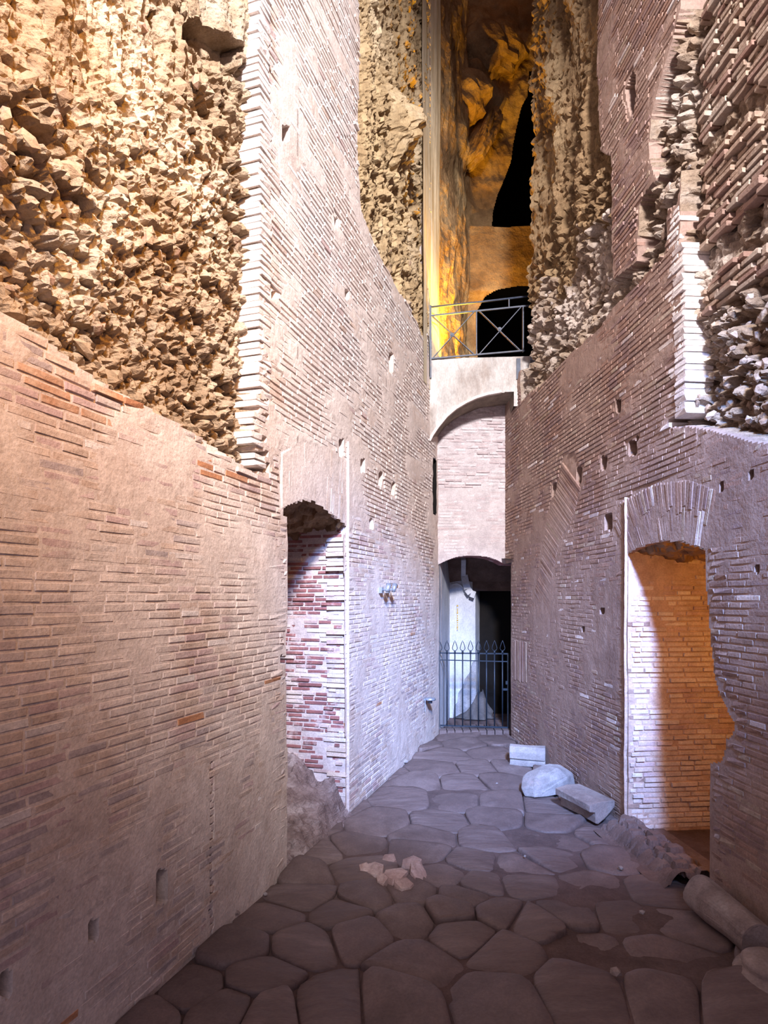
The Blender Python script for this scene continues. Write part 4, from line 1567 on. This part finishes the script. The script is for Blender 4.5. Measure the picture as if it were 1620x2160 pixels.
def fragment(name, verts, faces, m, loc, rz, bev=.012, sub=2, noise_=.006, seed=0, tilt=(0, 0)):
    bm = bmesh.new()
    vs = [bm.verts.new(v) for v in verts]
    for f in faces:
        bm.faces.new([vs[i_] for i_ in f])
    bmesh.ops.recalc_face_normals(bm, faces=bm.faces)
    bmesh.ops.bevel(bm, geom=bm.edges[:], offset=bev, segments=2, profile=.6, affect='EDGES')
    bmesh.ops.triangulate(bm, faces=[f for f in bm.faces if len(f.verts) > 4])
    bmesh.ops.subdivide_edges(bm, edges=[e_ for e_ in bm.edges if e_.calc_length() > .05], cuts=sub, use_grid_fill=True)
    for v in bm.verts:
        c_ = np.array(v.co)
        d_ = fbm(np.array([c_[0] * 9 + c_[2] * 5]), np.array([c_[1] * 9 - c_[2] * 7]), 800 + seed, 4)[0]
        v.co += v.normal * float(d_) * noise_ * 2
    bmesh.ops.recalc_face_normals(bm, faces=bm.faces)
    me = bpy.data.meshes.new(name)
    bm.to_mesh(me)
    bm.free()
    me.materials.append(m)
    o = link(name, me)
    o.location = loc
    o.rotation_euler = (tilt[0], tilt[1], rz)
    return o


def prism(profile, length):
    """profile in (y, z), extruded along x"""
    n = len(profile)
    V = [(-length / 2, y, z) for y, z in profile] + [(length / 2, y, z) for y, z in profile]
    Fs = [tuple(range(n))[::-1], tuple(range(n, 2 * n))]
    for k in range(n):
        k2 = (k + 1) % n
        Fs.append((k, k2, n + k2, n + k))
    return V, Fs


# A: rounded block with a groove near the gate
prof = [(-.09, .0), (-.095, .045), (-.080, .052), (-.080, .060), (-.10, .066), (-.095, .13), (-.06, .175), (.0, .185), (.07, .165), (.095, .10), (.09, .0)]
V, Fs = prism(prof, .33)
o = fragment('marble_block', V, Fs, M_MARBLE, (1.385, 5.95, .0), -.28, .006, 1, .006, 1)
tag(o, 'pale marble block with a groove, farthest of the fragments by the right wall', 'marble fragment')
# B: big boulder-like block
V = [(-.24, -.06, .02), (-.20, -.14, .03), (.12, -.15, .02), (.25, -.09, .03), (.26, .06, .03), (.05, .13, .02), (-.16, .10, .02),
     (-.255, -.03, .08), (-.21, -.13, .12), (.12, -.14, .15), (.24, -.08, .16), (.25, .06, .17), (.05, .12, .19), (-.15, .09, .14),
     (-.12, -.05, .17), (.10, -.06, .205), (.17, .03, .21), (.03, .06, .215)]
bm = bmesh.new()
for v in V:
    bm.verts.new(v)
bmesh.ops.convex_hull(bm, input=bm.verts[:])
VV = [tuple(v.co) for v in bm.verts]
bm.verts.index_update()
FF = [tuple(v.index for v in f.verts) for f in bm.faces]
bm.free()
o = fragment('marble_boulder', VV, FF, M_MARBLE, (1.325, 5.10, -.012), .42, .010, 1, .008, 2)
tag(o, 'rounded white marble lump, the middle fragment along the right wall', 'marble fragment')
# C: moulded cornice piece
prof = [(-.105, .135), (-.105, .085), (-.055, .075), (-.050, .0), (-.030, -.005), (.03, .03), (.085, .075), (.115, .10), (.115, .145), (.0, .150)]
V, Fs = prism(prof, .40)
o = fragment('cornice_fragment', V, Fs, M_MARBLE_D, (1.475, 4.56, .012), -1.22, .005, 1, .004, 3, (0.0, .02))
tag(o, 'moulded marble cornice piece with a pale broken end before the right doorway', 'marble fragment')
# D: column shaft lying along the wall
n = 22
prof = [(.086 * math.cos(2 * math.pi * k / n), .086 + .086 * math.sin(2 * math.pi * k / n)) for k in range(n)]
V, Fs = prism(prof, .47)
o = fragment('column_fragment', V, Fs, M_MARBLE_D, (1.645, 2.95, -.005), math.pi / 2 + .05, .010, 2, .010, 4)
tag(o, 'dusty broken column shaft lying along the right wall past the doorway', 'column fragment')
# E: moulded base fragment in the near right corner
V, Fs = [], []
prof = [(q_ * .72, z_ * .72) for q_, z_ in ((.20, .0), (.215, .03), (.215, .055), (.195, .08), (.165, .085), (.16, .10), (.17, .125), (.15, .15), (.09, .165), (.0, .16))]
n = 28
for k in range(n):
    a = 2 * math.pi * k / n
    for r_, z in prof:
        V.append((r_ * math.cos(a) * (1.0 if math.cos(a) < .3 else .9), r_ * math.sin(a), z))
m_ = len(prof)
for k in range(n):
    k2 = (k + 1) % n
    for j in range(m_ - 2):
        Fs.append((k * m_ + j, k2 * m_ + j, k2 * m_ + j + 1, k * m_ + j + 1))
    Fs.append((k * m_ + m_ - 2, k2 * m_ + m_ - 2, k2 * m_ + m_ - 1, k * m_ + m_ - 1))
Vn = []
for x, y, z in V:
    q = float(fbm(np.array([x * 8 + z * 5]), np.array([y * 8 - z * 4]), 830, 3)[0])
    Vn.append((x * (1 + .10 * q), y * (1 + .10 * q), z * (1 + .12 * q)))
o = link('column_fragment', mesh_of('column_fragment', Vn, Fs, M_MARBLE_D, smooth=True))
o.location = (1.615, 2.55, -.006)
tag(o, 'rounded moulded column base fragment in the near right corner of the floor', 'column fragment')

# pebbles
peb = [(1048, 1658, .016, 'tiny white pebble on the paving left of the marble lump'), (1165, 1672, .02, 'small white pebble under the near side of the marble lump'),
       (1355, 1933, .018, 'white pebble on the dusty floor before the column shaft'), (560, 1893, .014, 'tiny pale pebble at the foot of the left wall near the doorway'),
       (855, 1612, .03, 'small pale stone against the far left wall foot'), (1310, 1838, .02, 'little stone lying left of the right doorway threshold'),
       (500, 1935, .02, 'small dark stone in the gap under the near left wall'), (1300, 2062, .03, 'grey chip between the near right paving stones'),
       (1107, 1812, .012, 'tiny white chip on the paving near the middle of the floor')]
for k, (u, v, r_, lab) in enumerate(peb):
    Y = CAMH * F / (v - HZ)
    V, Fs = LUMPS[k % 8]
    o = link('pebble', mesh_of('pebble', [(a * r_, b * r_ * .9, c * r_ * .75) for a, b, c in V], Fs, M_MARBLE if 'white' in lab or 'pale' in lab else M_MARBLE_D))
    o.location = ((u - CX) / F * Y, Y, r_ * .45 + .012)
    tag(o, lab, 'pebble')
